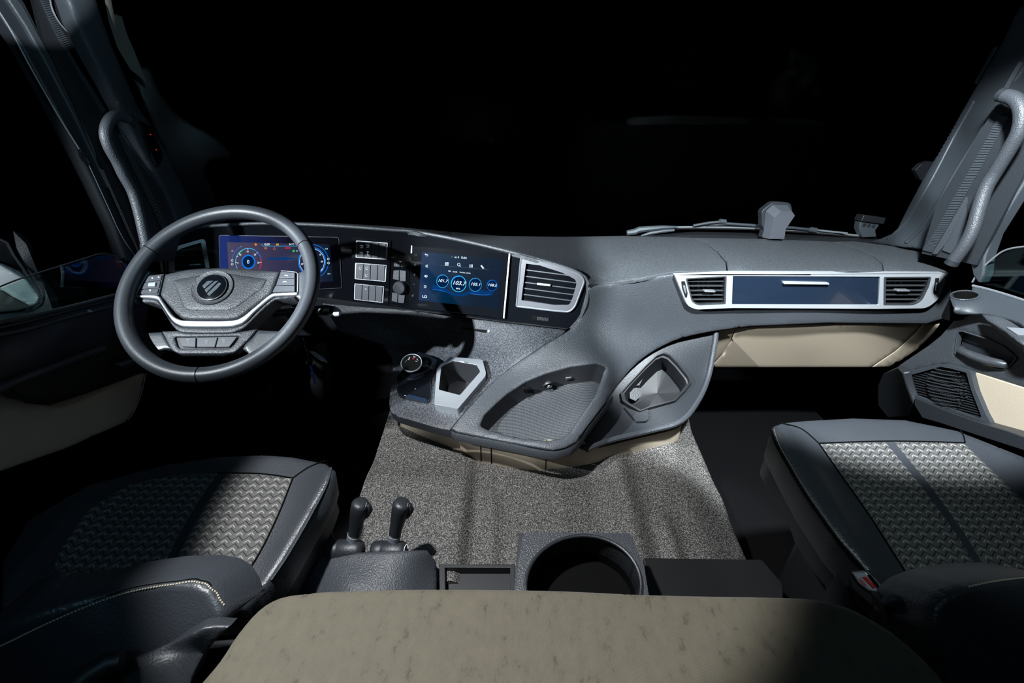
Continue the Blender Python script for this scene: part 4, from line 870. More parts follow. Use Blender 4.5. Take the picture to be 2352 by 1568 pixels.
ps, HP = seat(1, 'passenger_seat', 'black leather passenger seat with patterned fabric insert, right of the engine mat', ptop, (.004, 0, -.06),
    [[(1881, 1019), (1960, 1016), (2034, 1015), (2120, 1120), (2200, 1230), (2262, 1330), (2200, 1370), (2150, 1402), (2090, 1330), (2000, 1190), (1930, 1090)],
     [(2054, 1015), (2140, 1015), (2215, 1018), (2290, 1090), (2352, 1150), (2420, 1220), (2420, 1330), (2280, 1335), (2215, 1225), (2140, 1120)]],
    [([(1795, 972), (1840, 985), (1880, 1018)], .0012, 'seam'), ([(1880, 1018), (2050, 1013), (2216, 1017)], .0012, 'seam'), ([(1880, 1018), (1930, 1090), (2000, 1190), (2090, 1330), (2150, 1404)], .0014, 'seam'),
     ([(2216, 1017), (2212, 1000), (2205, 988)], .0012, 'seam')])
pl_ = spline([(1774, 985), (1786, 1020), (1812, 1066), (1852, 1132), (1922, 1230), (2002, 1322), (2076, 1394)], 6)
PP2 = [HP.pt(x, y, -.004) for x, y in pl_]
MB().tube([p+Vector((-.001, 0, .0005)) for p in PP2], .0022, n=6).build('seat_piping', 'seam', ps)
stitches([HP.pt(x+3.5, y-.5, -.0005) for x, y in pl_], ps, 120, r=.0007)
dtop = [(757, 1092), (762, 1075), (745, 1060), (670, 1045), (600, 1040), (500, 1045), (380, 1062), (200, 1110), (60, 1190), (0, 1290), (0, 1400), (380, 1410), (560, 1395), (610, 1345), (650, 1285), (705, 1190), (745, 1120)]
ds, HD = seat(-1, 'driver_seat', 'black leather driver seat with patterned fabric insert, behind the steering wheel', dtop, (-.004, 0, -.06),
    [[(673, 1098), (600, 1089), (520, 1087), (470, 1160), (425, 1240), (380, 1335), (470, 1348), (548, 1345), (600, 1262), (640, 1180)], [(500, 1087), (400, 1090), (300, 1110), (200, 1170), (140, 1260), (110, 1335), (360, 1335), (405, 1240), (450, 1160)]],
    [([(673, 1098), (710, 1073), (748, 1058)], .0012, 'seam'), ([(673, 1098), (600, 1088), (500, 1086)], .0012, 'seam'), ([(673, 1098), (640, 1182), (600, 1264), (548, 1348), (520, 1390)], .0014, 'seam')])
MB().tube([HD.pt(x, y, -.003) for x, y in spline([(758, 1072), (748, 1110), (712, 1180), (660, 1270), (620, 1330)], 6)], .0022, n=6).build('seat_piping', 'trim_plastic', ds)
# backrests, seen from above at the bottom of the picture
DBk = Depth([(0, 1440, 'Z', .975), (250, 1352, 'Z', .975), (500, 1375, 'Z', .965), (0, 1568, 'Y', .275), (250, 1568, 'Y', .272), (480, 1500, 'Y', .295), (510, 1420, 'Z', .95)])
br = [(-70, 1465), (0, 1438), (100, 1398), (180, 1370), (250, 1351), (330, 1338), (400, 1333), (450, 1337), (482, 1352), (500, 1375), (512, 1405), (513, 1428), (500, 1445), (440, 1470), (380, 1640), (-70, 1640)]
dbk = MB().patch(DBk, br, step=12, thick=.06, roll=16, rollh=.020).build('backrest', 'leather', ds, smooth=70)
st_ = spline([(-60, 1505), (0, 1483), (100, 1435), (200, 1392), (300, 1358), (400, 1342), (450, 1342), (485, 1362), (505, 1395)], 6)
ed = segdist(np.array(st_), br); P = [DBk.pt(x, y, .0006-.020*(1-math.sqrt(1-max(0, 1-e/16)**2))) for (x, y), e in zip(st_, ed)]; stitches(P, dbk, 90, r=.0010)
MB().tube([DBk.pt(x, y-6+6*max(0, x-300)/200, -.0008-.020*(1-math.sqrt(1-max(0, 1-max(e-6+6*max(0, x-300)/200, 0)/16)**2))) for (x, y), e in zip(st_, ed) if x < 480], .0010, n=5).build('backrest_seam', 'seam', dbk)
DBr = Depth([(530, 1435, 'Z', .955), (300, 1510, 'Y', .275), (450, 1450, 'Z', .955), (240, 1600, 'Y', .235), (470, 1500, 'Y', .29), (440, 1600, 'Y', .235)])
MB().patch(DBr, [(532, 1434), (500, 1433), (470, 1437), (400, 1470), (310, 1512), (320, 1540), (325, 1640), (425, 1640), (440, 1560), (470, 1500), (500, 1465)], step=8, thick=.012, h=.004, roll=5, rollh=.004).build('recliner_cover', 'hard_plastic', ds, smooth=60)
MB().tube([DBr.pt(x, y, .009) for x, y in ((165, 1600), (200, 1568), (250, 1535), (285, 1528))], [.010, .011, .012, .010], n=14).build('recliner_lever', 'dark_plastic', ds, smooth=80)
DRk = Depth([(2150, 1400, 'Z', .955), (2352, 1325, 'Z', .965), (2250, 1345, 'Z', .97), (2352, 1568, 'Y', .275), (2160, 1568, 'Y', .27), (2140, 1450, 'Z', .94)])
rb = MB().patch(DRk, [(2420, 1322), (2352, 1325), (2280, 1335), (2220, 1347), (2170, 1370), (2145, 1395), (2140, 1440), (2155, 1500), (2195, 1640), (2420, 1640)], step=12, thick=.06, roll=14, rollh=.018).build('backrest', 'leather', ps, smooth=70)
stitches([DRk.pt(x, y, -.004) for x, y in spline([(2410, 1326), (2352, 1329), (2285, 1338), (2230, 1350)], 6)], rb, 26, r=.0009)
# recliner cap and buckle
RC = Plane.three((2040, 1400, 'Z', .93), (2120, 1395, 'Z', .925), (2080, 1430, 'Z', .905))
DRc = Depth([(2040, 1390, 'Z', .92), (2120, 1400, 'Z', .92), (2130, 1425, 'Z', .91), (2060, 1440, 'Z', .89), (2130, 1500, 'Z', .86)])
MB().patch(DRc, spline([(2035, 1396), (2042, 1382), (2065, 1376), (2090, 1380), (2112, 1392), (2125, 1408), (2130, 1424), (2100, 1415), (2070, 1402)], 4, True), step=5, thick=.006, roll=4, rollh=.003).build('recliner_cap', 'trim_plastic', ps, smooth=70, label='pale grey rounded cap')
MB().patch(DRc, [(2034, 1398), (2070, 1404), (2100, 1417), (2130, 1426), (2150, 1470), (2170, 1520), (2140, 1520), (2080, 1470), (2040, 1440)], step=8, thick=.03, h=-.002).build('recliner_cover', 'hard_plastic', ps, smooth=70)
bu0 = AT(1995, 1350, 'Z', .84); PBk = Plane.three((1960, 1318, 'Z', .850), (2030, 1375, 'Z', .850), (1975, 1385, 'Z', .826))
buck = thing('seat_belt_buckle', bu0, 'black seat belt buckle with red press button beside the passenger seat', 'seat belt buckle')
zi = zI; fr_o = rnd(zi([(602, 970), (672, 966), (786, 1078), (782, 1086), (700, 1075), (640, 1030)]), [3, 3, 3, 1, 6, 6])
MB().prism(PBk, fr_o, -.002, .002).build('buckle_frame', 'satin_silver', buck, bevel=.001)
MB().prism(PBk, rnd(zi([(592, 962), (680, 958), (796, 1080), (790, 1180), (700, 1150), (600, 1060)]), 4), -.05, -.002).build('buckle_body', 'hard_plastic', buck, bevel=.002)
MB().prism(PBk, rnd(zi([(614, 977), (668, 975), (712, 1020), (735, 1058), (762, 1075), (706, 1066), (652, 1026)]), 2), .002, .0028).build('press_label', 'paper', buck, label='white strip lettered PRESS')
MB().prism(PBk, zi([(664, 996), (684, 994), (738, 1052), (722, 1056)]), .0028, .0040).build('release_button', 'red_plastic', buck, label='red release button')
MB().prism(PBk, zi([(690, 985), (706, 984), (766, 1062), (748, 1064), (700, 1005)]), .0022, .0030).build('buckle_slot', 'black', buck)
g = MB(); g.text(PBk, 'PRESS', *zi([(664, 1022)])[0], 8, h=.0032, tilt=43+180, vt=-160, bold=.02, sx=1.1); g.build('press_lettering', 'red_plastic', buck)
# ================================================================= bunk mattress
HM = Height(lambda x, y: .95)
mo = [(380, 1640), (450, 1568), (500, 1510), (540, 1450), (590, 1393), (640, 1364), (700, 1354), (760, 1349), (900, 1345), (1000, 1344), (1150, 1345), (1300, 1348), (1500, 1357), (1750, 1362), (1850, 1365), (1900, 1372), (1960, 1390), (2010, 1416), (2060, 1448), (2110, 1490), (2150, 1530), (2180, 1568), (2220, 1640)]
mt = MB().patch(HM, spline(mo, 3), step=14, drop=(0, -.004, -.12), roll=16, rollh=.016).build('bunk_mattress', 'suede', smooth=70)
tag(mt, 'khaki suede mattress with woven flecks in the foreground between the seats', 'mattress')
# ================================================================= lever console and levers
DLc = Depth([(650, 1350, 'Z', .66), (700, 1290, 'Z', .69), (830, 1290, 'Z', .715), (950, 1268, 'Z', .715), (985, 1262, 'Z', .705), (1008, 1300, 'Z', .67), (930, 1350, 'Z', .695), (800, 1350, 'Z', .71), (1000, 1360, 'Z', .66)])
lc = thing('lever_console', AT(850, 1320, 'Z', .62), 'dark plastic console with two hand levers behind the engine mat', 'console')
MB().patch(DLc, [(645, 1370), (660, 1335), (690, 1300), (725, 1278), (780, 1268), (900, 1262), (960, 1262), (985, 1264), (1005, 1290), (1007, 1330), (1005, 1380), (830, 1400)], step=9, drop=(0, 0, -.05), roll=7, rollh=.008).build('console_body', 'soft_plastic', lc, smooth=60)
def lever(px, py, bx, by, tx, ty, cx0, cx1, cy, lab):
    base = AT(bx, by, 'Y', .60); t0 = AT(bx, by, 'Y', .60); t1 = AT(tx, ty, 'Y', .605); d = (t1-t0)
    L = thing('hand_brake_lever', base, lab, 'lever')
    prof = [(0, .0115), (.08, .0118), (.3, .0128), (.55, .0150), (.78, .0168), (.92, .0166), (.97, .0145), (.995, .009), (1.0, .003)]
    MB().tube([t0+d*a for a, _ in prof], [r for _, r in prof], n=20).build('lever_grip', 'hard_plastic', L, smooth=80)
    MB().tube([t0-d*.12, t0+d*.02], .0128, n=18).build('lever_collar', 'satin_silver', L)
    side = Vector((1, 0, 0)); P = [t0+d*a+side*r for a, r in ((.50, .010), (.62, .0145), (.78, .0180), (.93, .0145))]
    MB().tube(P, [.004, .0075, .008, .004], n=10).build('lever_trigger', 'dark_plastic', L, smooth=80)
    MB().tube([p+Vector((-.003, -.006, .001)) for p in P]+[P[-1]+Vector((-.002, 0, .003))], .0016, n=6).build('trigger_frame', 'trim_plastic', L)
    pc = AT(cx0, cy, 'Y', .585); qc = AT(cx1, cy+2, 'Y', .585); ax = (qc-pc).normalized()
    Lh = (qc-pc).length; c = [0, .004, Lh*.3, Lh*.32, Lh*.34, Lh-.012, Lh-.003, Lh]; rd = [.015, .0195, .021, .020, .021, .021, .017, .010]
    MB().tube([pc+ax*k for k in c], rd, n=28).build('lever_housing', 'hard_plastic', L, smooth=50)
    MB().tube([t0-d*.22, t0-d*.08], .011, n=14).build('lever_neck', 'dark_plastic', L)
    return L, pc, qc, ax
l1 = lever(0, 0, 813, 1228, 829, 1152, 752, 836, 1263, 'left of two black hand levers on the rear console, nearest the driver seat')
l2 = lever(0, 0, 906, 1228, 924, 1152, 853, 936, 1266, 'right of two black hand levers on the rear console, white marks on its housing')
mb = MB(); pc, qc, ax = l2[1:]
mb.line(Plane(qc+Vector((-.004, -.012, .016)), (.5, -.6, .6)), zQ([(1325, 960), (1340, 890), (1370, 845), (1390, 860), (1395, 920)]), 1.4, h=.004)
mb.fill(Plane(qc+Vector((-.004, -.012, .016)), (.5, -.6, .6)), zQ([(1300, 1060), (1325, 1045), (1328, 1080), (1303, 1090)]), h=.004).fill(Plane(qc+Vector((-.004, -.012, .016)), (.5, -.6, .6)), zQ([(1375, 990), (1395, 985), (1398, 1025), (1375, 1030)]), h=.004)
mb.build('housing_marks', 'white_mark', l2[0])
# round bin holder box
PX = Plane.three((1200, 1222, 'Z', .75), (1450, 1225, 'Z', .75), (1330, 1340, 'Z', .735))
bx = thing('cup_bin_box', PX.pt(1330, 1290, -.05), 'dark grained box with one large round opening behind the mattress edge', 'storage box')
hole = circ(1340, 1347, 133, 117, 64)
MB().prism(PX, rnd([(1203, 1222), (1448, 1224), (1480, 1300), (1500, 1430), (1180, 1430), (1190, 1300)], [6, 6, 2, 2, 2, 2]), -.06, 0, holes=[inset(hole, 1.0)]).build('box_top', 'soft_plastic', bx, bevel=.006)
MB().prism(PX, rnd([(1192, 1222), (1205, 1221), (1205, 1430), (1172, 1430)], 2), -.10, -.006).build('box_side', 'hard_plastic', bx, bevel=.003)
MB().tube([PX.pt(x, y, .001) for x, y in inset(hole, 1.0)], .0035, n=8, closed=True).build('opening_rim', 'hard_plastic', bx)
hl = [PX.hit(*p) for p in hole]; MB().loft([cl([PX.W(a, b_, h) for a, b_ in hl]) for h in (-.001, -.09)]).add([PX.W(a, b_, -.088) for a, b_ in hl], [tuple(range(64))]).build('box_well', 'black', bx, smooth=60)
# dark shelf between lever console and box
shp = Plane.three((1015, 1297, 'Z', .655), (1180, 1297, 'Z', .655), (1100, 1350, 'Z', .65))
o = tag(MB().prism(shp, [(1008, 1295), (1182, 1295), (1185, 1400), (1010, 1400)], -.03, 0, holes=[[(1022, 1303), (1172, 1303), (1172, 1390), (1024, 1390)]]).prism(shp, [(1012, 1298), (1178, 1298), (1180, 1398), (1012, 1398)], -.026, -.024).build('storage_tray', 'dark_plastic', bevel=.002), 'black open tray between the lever console and the round-hole box', 'tray')
o = MB().prism(Plane.three((1500, 1285, 'Z', .63), (1740, 1290, 'Z', .60), (1600, 1350, 'Z', .61)), rnd([(1478, 1280), (1750, 1284), (1800, 1340), (1800, 1400), (1490, 1400)], 6), -.04, .0).build('storage_box', 'rubber', bevel=.006)
tag(o, 'low black storage box right of the round-hole box', 'storage box')
# ================================================================= things at the windscreen
cw0 = AT(1790, 548, 'Y', 1.60)
sp_ = thing('sensor_housing', cw0, 'faceted grey sensor pod standing on the dash top at the windscreen', 'sensor housing')
PSn = Plane(AT(1795, 500, 'Y', 1.60), (0, -1, .12)); zr = zR
MB().prism(PSn, rnd(zr([(1175, 362), (1195, 300), (1180, 260), (1175, 150), (1185, 125), (1265, 62), (1300, 55), (1400, 62), (1425, 75), (1440, 125), (1380, 240), (1340, 280), (1328, 362)]), 2), -.06, -.03).build('housing_rim', 'hard_plastic', sp_, bevel=.004)
face = zr([(1200, 362), (1245, 182), (1300, 130), (1395, 132), (1418, 165), (1340, 280), (1328, 362)])
fo = zr([(1185, 362), (1212, 135), (1270, 82), (1395, 86), (1425, 160), (1350, 290), (1330, 362)])
inn_ = [PSn.hit(*p) for p in face]; outr = [PSn.hit(*p) for p in fo]
MB().loft([cl([PSn.W(a, b_, -.03) for a, b_ in outr]), cl([PSn.W(a, b_, .0) for a, b_ in inn_])]).add([PSn.W(a, b_, 0) for a, b_ in inn_], [tuple(reversed(range(len(face))))]).build('housing_cover', 'button_grey', sp_, smooth=20)
mbk = thing('bracket', AT(1998, 545, 'Y', 1.68), 'small dark bracket block outside the windscreen by the right pillar', 'bracket')
PBr = Plane(AT(2000, 520, 'Y', 1.68), (0, -1, .1))
MB().prism(PBr, zr([(1985, 158), (2172, 182), (2150, 235), (1960, 210)]), -.03, .01).build('bracket_head', 'dark_plastic', mbk, bevel=.002)
MB().prism(PBr, zr([(1970, 215), (2135, 238), (2098, 290), (2108, 345), (1990, 350), (1960, 280)]), -.03, 0).build('bracket_body', 'trim_plastic', mbk, bevel=.002)
for k in range(3):
    MB().lathe(PBr, PBr.hit(*zr([(2000+k*40, 242+k*5)])[0]), [(.006, 0), (.006, .004), (.003, .004), (.003, 0)], n=16).build('bracket_boss', 'hard_plastic', mbk)
def wiper(name_l, blade, arm, hub_, lab):
    w = thing('windscreen_wiper', AT(*arm[0], 'Y', 1.70), lab, 'wiper', group=None)
    MB().tube([AT(x, y, 'Y', 1.70) for x, y in blade], .0035, n=6).build('wiper_blade', 'satin_silver', w)
    MB().tube([AT(x, y+3, 'Y', 1.70) for x, y in blade], .0035, n=6).build('wiper_rubber', 'rubber', w)
    MB().tube([AT(x, y, 'Y', 1.69) for x, y in arm], .005, n=8).build('wiper_arm', 'trim_plastic', w)
    MB().tube([AT(*hub_[0], 'Y', 1.69), AT(*hub_[1], 'Y', 1.69)], .009, n=8).build('wiper_bracket', 'trim_plastic', w)
wiper('a', spline(zr([(320, 265), (600, 262), (1000, 268), (1200, 278), (1500, 295), (1800, 320), (2020, 340)]), 4), zr([(560, 250), (700, 225), (830, 215)]), zr([(780, 212), (832, 218)]), 'long silver wiper blade lying across the windscreen base')
wiper('b', spline(zr([(660, 240), (900, 240), (1060, 245), (1250, 255), (1600, 288), (1860, 315)]), 4), zr([(830, 232), (1050, 246), (1190, 260), (1400, 268), (1590, 288)]), zr([(1545, 280), (1600, 290)]), 'shorter upper wiper with arm behind the grey sensor pod')
mb = MB().tube([AT(*p, 'Y', 1.69) for p in zr([(0, 312), (70, 300), (100, 285), (300, 265), (420, 262)])], [.010, .012, .012, .008, .004], n=8)
mb.tube([AT(*p, 'Y', 1.69) for p in zr([(120, 335), (200, 312), (300, 296), (400, 288)])], [.003, .007, .007, .005], n=8)
tag(mb.build('wiper_linkage', 'trim_plastic'), 'dark wiper linkage with coil spring left of the wiper blades', 'wiper linkage')
cowl = MB().loft([[AT(x, y, 'Y', 1.66) for x, y in ((1430, 546), (1600, 540), (1800, 545), (2000, 552), (2040, 556))], [AT(x, y, 'Y', 1.72) for x, y in ((1430, 541), (1600, 532), (1800, 536), (2000, 545), (2040, 552))]], thick=.02, tdir=(0, 0, -1))
structure(cowl.build('trim_5', 'dark_plastic'))
# ================================================================= right pillar and door
def strip(pts_a, pts_b, spec, thick=.02, tdir=(0, 1, 0), n=5, bow=0):
    """panel between two edge curves; spec gives each end's place"""
    A = [AT(x, y, *spec(x, y)) for x, y in spline(pts_a, n)]; B = [AT(x, y, *spec(x, y)) for x, y in spline(pts_b, n)]
    m = min(len(A), len(B)); A, B = A[:m], B[:m]
    rails = []
    for k in range(7):
        t = k/6; rails.append([a+(b_-a)*t+((b_-a).cross(Vector((0, 0, 1))).normalized()*bow*4*t*(1-t) if bow else Vector((0, 0, 0))) for a, b_ in zip(A, B)])
    return MB().loft(rails, thick=thick, tdir=tdir)
XR = lambda X: (lambda x, y: ('X', X))
Pr = structure(thing('trim_2', (1.0, 1.2, 1.08)))
DRP = Depth([(2060, 560, 'Y', 1.50), (2352, 60, 'Y', 1.22), (2185, 400, 'Y', 1.40), (2110, 560, 'Y', 1.36), (2250, 300, 'Y', 1.30), (2352, 150, 'Y', 1.18), (2300, 60, 'Y', 1.30), (2140, 400, 'Y', 1.50), (2360, 250, 'Y', 1.16)])
pil = zG([(1060, 30), (1020, 42), (1000, 60), (968, 130), (930, 205), (890, 280), (760, 500), (680, 640), (590, 800), (510, 940), (430, 1080), (330, 1270), (280, 1370), (235, 1405), (180, 1430), (100, 1452), (200, 1470), (330, 1485), (420, 1495), (520, 1500), (560, 1440), (600, 1230), (720, 960), (870, 690), (940, 560), (1060, 350)])
DRP = Depth([(2036, 554, 'Y', 1.50), (2080, 500, 'Y', 1.46), (2200, 300, 'Y', 1.40), (2340, 20, 'Y', 1.30), (2110, 566, 'Y', 1.38), (2150, 500, 'Y', 1.34), (2260, 300, 'Y', 1.26), (2352, 150, 'Y', 1.20), (2180, 500, 'Y', 1.30), (2130, 450, 'Y', 1.37), (2050, 560, 'Y', 1.46)])
MB().patch(DRP, pil, step=10, thick=.02, roll=4, rollh=.006).build('pillar_cover', 'trim_plastic', Pr, smooth=60)
def rline(pts, h, r, m, nm='pillar_edge'): MB().tube([DRP.pt(x, y, h) for x, y in spline(zG(pts), 5)], r, n=8).build(nm, m, Pr)
rline([(745, 610), (620, 830), (500, 1060), (400, 1230), (330, 1340), (230, 1430)], -.001, .004, 'trim_plastic')
rline([(930, 565), (860, 680), (720, 900), (610, 1080), (520, 1240), (430, 1370), (340, 1455)], .0, .006, 'trim_plastic')
rline([(1045, 370), (990, 460), (930, 565)], .004, .006, 'soft_plastic')
MB().prism(Plane(DRP.pt(2235, 215, -.01), DRP.nrm(2235, 215)), zG([(890, 280), (870, 290), (760, 490), (765, 500)]), 0, .004).build('pillar_glint_strip', 'trim_plastic', Pr)
XI = 1.06
side = Plane((1.075, 1.1, 1.3), (-1, -.25, 0), (0, 1, 0))
MB().prism(side, zG([(860, 660), (1060, 330), (1120, 400), (1120, 900), (760, 1590), (430, 1520), (520, 1230)]), -.01, 0).build('pillar_side', 'hard_plastic', Pr)
cs = side.lift(.002)
tape = MB(); A0, A1 = spline(zG([(905, 690), (790, 900), (650, 1150), (520, 1380), (440, 1500)]), 16), spline(zG([(958, 700), (850, 900), (710, 1150), (580, 1380), (500, 1515)]), 16)
for i in range(0, len(A0)-1):
    t1 = lerp(A0[i], A0[i+1], .7); t2 = lerp(A1[i], A1[i+1], .7); tape.prism(cs, [A0[i], A1[i], t2, t1], 0, .004)
tape.prism(cs, A0+A1[::-1], -.001, .0015); tape.build('ribbed_strip', 'trim_plastic', Pr)
tape = MB().prism(cs, zG([(705, 1180), (560, 1430), (505, 1520), (530, 1525), (600, 1440), (712, 1215)]), 0, .006).build('pillar_channel', 'soft_plastic', Pr)
MB().prism(cs, zG([(700, 1230), (560, 1500), (640, 1530), (720, 1400)]), 0, .004).build('pillar_panel', 'trim_plastic', Pr)
def grab(pts, D, r, lab, base):
    g_ = thing('grab_handle', base, lab, 'grab handle')
    P = [D(x, y) for x, y in pts]; MB().tube(P, r, n=16).build('handle_bar', 'soft_plastic', g_, smooth=80)
    for p, q in ((P[0], P[1]), (P[-1], P[-2])): MB().tube([p+(p-q).normalized()*.012, p+(p-q).normalized()*.0, p], [.015, .014, r[0] if isinstance(r, list) else r], n=14).build('handle_foot', 'hard_plastic', g_, smooth=60)
    return g_
gp_ = spline(zG([(935, 575), (985, 592), (1020, 630), (1033, 700), (1015, 790), (960, 890), (880, 1020), (815, 1130), (775, 1250), (740, 1370), (690, 1470), (625, 1560)]), 4)
grab(gp_, lambda x, y: AT(x, y, 'X', 1.01-.0001*abs(y-400)), .0145, 'grey curved grab handle on the right windscreen pillar', AT(2300, 400, 'X', 1.03))
# outer door frame lines, right
door2 = structure(thing('door_2', (1.1, .9, .4)))
DX = Plane((1.085, 1.0, 1.0), (-1, -.02, 0), (0, 1, 0))
MB().prism(DX.lift(.004), zG([(1070, 880), (760, 1420), (720, 1568), (735, 1650), (770, 1700), (800, 1640), (810, 1540), (860, 1400), (1070, 1060)]), -.03, 0).build('window_frame', 'trim_plastic', door2, bevel=.004)
MB().prism(DX.lift(.010), zG([(1070, 930), (770, 1460), (745, 1600), (752, 1600), (780, 1475), (1070, 960)]), -.01, 0).build('window_seal', 'black', door2)
MB().prism(DX.lift(.006), [(2233, 646), (2250, 620), (2280, 592), (2310, 572), (2352, 564), (2420, 562), (2420, 720), (2352, 688), (2300, 668)], -.012, -.008).build('window_pane', 'door_glass', door2, label='lowered tinted window glass')
MB().tube([DX.pt(x, y, .0) for x, y in spline([(2233, 648), (2250, 622), (2280, 594), (2310, 574), (2352, 566), (2400, 563)], 5)], .0022, n=6).build('pane_edge', 'satin_silver', door2)
zh = zH
# door inner trim: sill shelf, upper panel, arm rest
DRD = Depth([(2190, 665, 'Y', 1.10), (2240, 660, 'X', 1.06), (2352, 700, 'X', 1.06), (2190, 730, 'Y', 1.04), (2352, 760, 'X', 1.0), (2280, 720, 'X', 1.02), (2190, 720, 'X', .985), (2400, 790, 'X', 1.0)])
up = zh([(800, 425), (940, 428), (945, 385), (1050, 410), (1200, 450), (1341, 490), (1480, 540), (1480, 690), (1341, 690), (1250, 650), (1130, 620), (1010, 600), (850, 615), (800, 605), (790, 540), (770, 480)])
cup_e = circ(*zh([(888, 460)])[0], 33, 10.5, 32)
MB().patch(DRD, up, [cup_e], step=8, thick=.01, roll=3, rollh=.004).build('door_shelf', 'trim_plastic', door2, smooth=60)
ce = [DRD.pt(*p) for p in cup_e]; cec = sum(ce, Vector())/len(ce)
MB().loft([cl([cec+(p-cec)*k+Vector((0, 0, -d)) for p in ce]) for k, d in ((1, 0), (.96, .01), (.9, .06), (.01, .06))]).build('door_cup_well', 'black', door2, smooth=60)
MB().tube(ce, .002, n=6, closed=True).build('cup_rim', 'soft_plastic', door2)
MB().tube([DRD.pt(x, y, .001) for x, y in spline(zh([(945, 388), (1050, 412), (1200, 455), (1400, 520)]), 5)], .003, n=6).build('sill_seal', 'satin_silver', door2)
DPn = Depth([(2190, 740, 'X', 1.03), (2110, 860, 'X', 1.03), (2352, 780, 'X', 1.05), (2352, 900, 'X', 1.06), (2240, 850, 'X', 1.055), (2130, 950, 'X', 1.04), (2352, 1010, 'X', 1.06)])
pocket = rnd(zh([(838, 738), (870, 733), (1080, 800), (1200, 860), (1290, 940), (1245, 990), (1190, 1032), (1010, 990), (850, 930), (812, 905)]), 3)
pan = zh([(830, 618), (1010, 605), (1130, 625), (1250, 655), (1341, 695), (1500, 740), (1500, 1240), (1341, 1168), (1150, 1110), (955, 1042), (720, 985), (560, 1015), (440, 1050), (370, 1005), (480, 930), (600, 850), (700, 770), (780, 680)])
MB().patch(DPn, pan, [pocket], step=9, thick=.012, roll=3, rollh=.003).build('door_panel', 'soft_plastic', door2, smooth=60)
MB().patch(DPn, [(x, y) for x, y in inset(pocket, 1.04)], step=10, thick=.004, h=-.022).build('handle_recess', 'hard_plastic', door2)
MB().tube([DPn.pt(x, y, h) for (x, y), h in zip(zh([(835, 872), (870, 885), (980, 925), (1100, 965), (1200, 990), (1243, 985)]), (-.012, .004, .008, .008, .002, -.012))], [.007, .010, .0115, .0115, .010, .005], n=12).build('door_handle', 'slat', door2, smooth=80)
MB().tube([DPn.pt(x, y, .001) for x, y in pocket], .002, n=6, closed=True).build('recess_rim', 'trim_plastic', door2)
# arm rest with switch
DAr = Depth([(2250, 740, 'X', 1.00), (2352, 790, 'X', .99), (2352, 850, 'X', .99), (2290, 725, 'X', 1.02), (2352, 745, 'X', 1.04)])
MB().patch(DAr, zh([(1010, 605), (1130, 622), (1250, 652), (1341, 693), (1480, 740), (1480, 940), (1341, 850), (1290, 820), (1200, 745), (1130, 700), (1060, 660)]), step=8, thick=.02, h=.004, roll=4, rollh=.004).build('arm_rest', 'soft_plastic', door2, smooth=60)
MB().prism(Plane.of(DAr, (2310, 750), (2352, 770), (2330, 770), h=.006), rnd(zh([(1205, 708), (1341, 718), (1460, 740), (1460, 830), (1341, 770), (1290, 765)]), 3), -.003, .002).build('window_switch', 'satin_silver', door2, bevel=.001)
# loudspeaker
DSp = Plane.three((2085, 860, 'X', 1.03), (2235, 855, 'X', 1.045), (2260, 965, 'X', 1.05))
so_ = rnd(zh([(440, 1048), (560, 1015), (700, 985), (760, 988), (945, 1045), (985, 1190), (1060, 1360), (1118, 1462), (1030, 1440), (800, 1360), (600, 1270), (520, 1250), (480, 1180)]), [3, 2, 5, 5, 4, 2, 2, 3, 3, 2, 2, 4, 2])
si_ = rnd(zh([(450, 1080), (560, 1050), (700, 1010), (740, 1008), (915, 1052), (950, 1180), (1032, 1390), (1010, 1405), (800, 1330), (620, 1260), (500, 1215)]), 4)
spk = MB().prism(DSp, so_, -.02, .006, holes=[si_]).build('speaker_frame', 'trim_plastic', door2, bevel=.002)
MB().prism(DSp, inset(si_, 1.02), -.02, -.003).build('speaker_backing', 'black', spk)
mb = MB()
for k in range(22):
    y0 = 1040+k*19; q = clipseg(zh([(400, y0-30)])[0], zh([(1100, y0+150)])[0], si_)
    if q: bar(mb, DSp, q[0], q[1], .0022, -.003, .0)
mb.build('grille_slats', 'hard_plastic', spk)
mb = MB(); cc_ = zh([(760, 1165)])[0]; cc2 = DSp.hit(*cc_)
for i in range(17):
    for j in range(13):
        u, v = (i-8)/8.5, (j-6)/6.5
        if u*u+v*v > 1: continue
        x, y = cc_[0]+u*46, cc_[1]+v*50+u*8; hh = .020*math.sqrt(1-u*u-v*v)
        a = DSp.hit(x, y); mb.box(DSp, a[0]-.0025, a[0]+.0025, a[1]-.0010, a[1]+.0010, hh-.002, hh+.0005)
mb.build('speaker_mesh', 'slat', spk, kind='stuff')
MB().prism(Plane.three((2240, 855, 'X', 1.055), (2352, 890, 'X', 1.06), (2300, 980, 'X', 1.06)), zh([(955, 1046), (1341, 1166), (1500, 1220), (1500, 1610), (1341, 1538), (1200, 1490), (1120, 1462), (1060, 1350), (990, 1180)]), -.01, .002).build('beige_insert', 'beige_plastic', door2, bevel=.002)
MB().prism(Plane.three((2120, 930, 'X', 1.02), (2352, 1010, 'X', 1.02), (2300, 1060, 'X', 1.02)), rnd(zh([(500, 1240), (530, 1255), (800, 1365), (1030, 1445), (1200, 1495), (1341, 1545), (1500, 1620), (1500, 1700), (1341, 1650), (1000, 1540), (700, 1440), (560, 1400), (500, 1300)]), 3), -.06, 0).build('door_pocket', 'hard_plastic', door2, bevel=.006)
MB().prism(Plane.three((2060, 850, 'X', 1.02), (2110, 950, 'X', 1.02), (2060, 960, 'Y', 1.20)), zh([(370, 1008), (410, 1055), (440, 1160), (490, 1290), (460, 1385), (300, 1400), (220, 1300), (220, 1150), (260, 1060)]), -.02, 0).build('door_front_edge', 'hard_plastic', door2, bevel=.004)
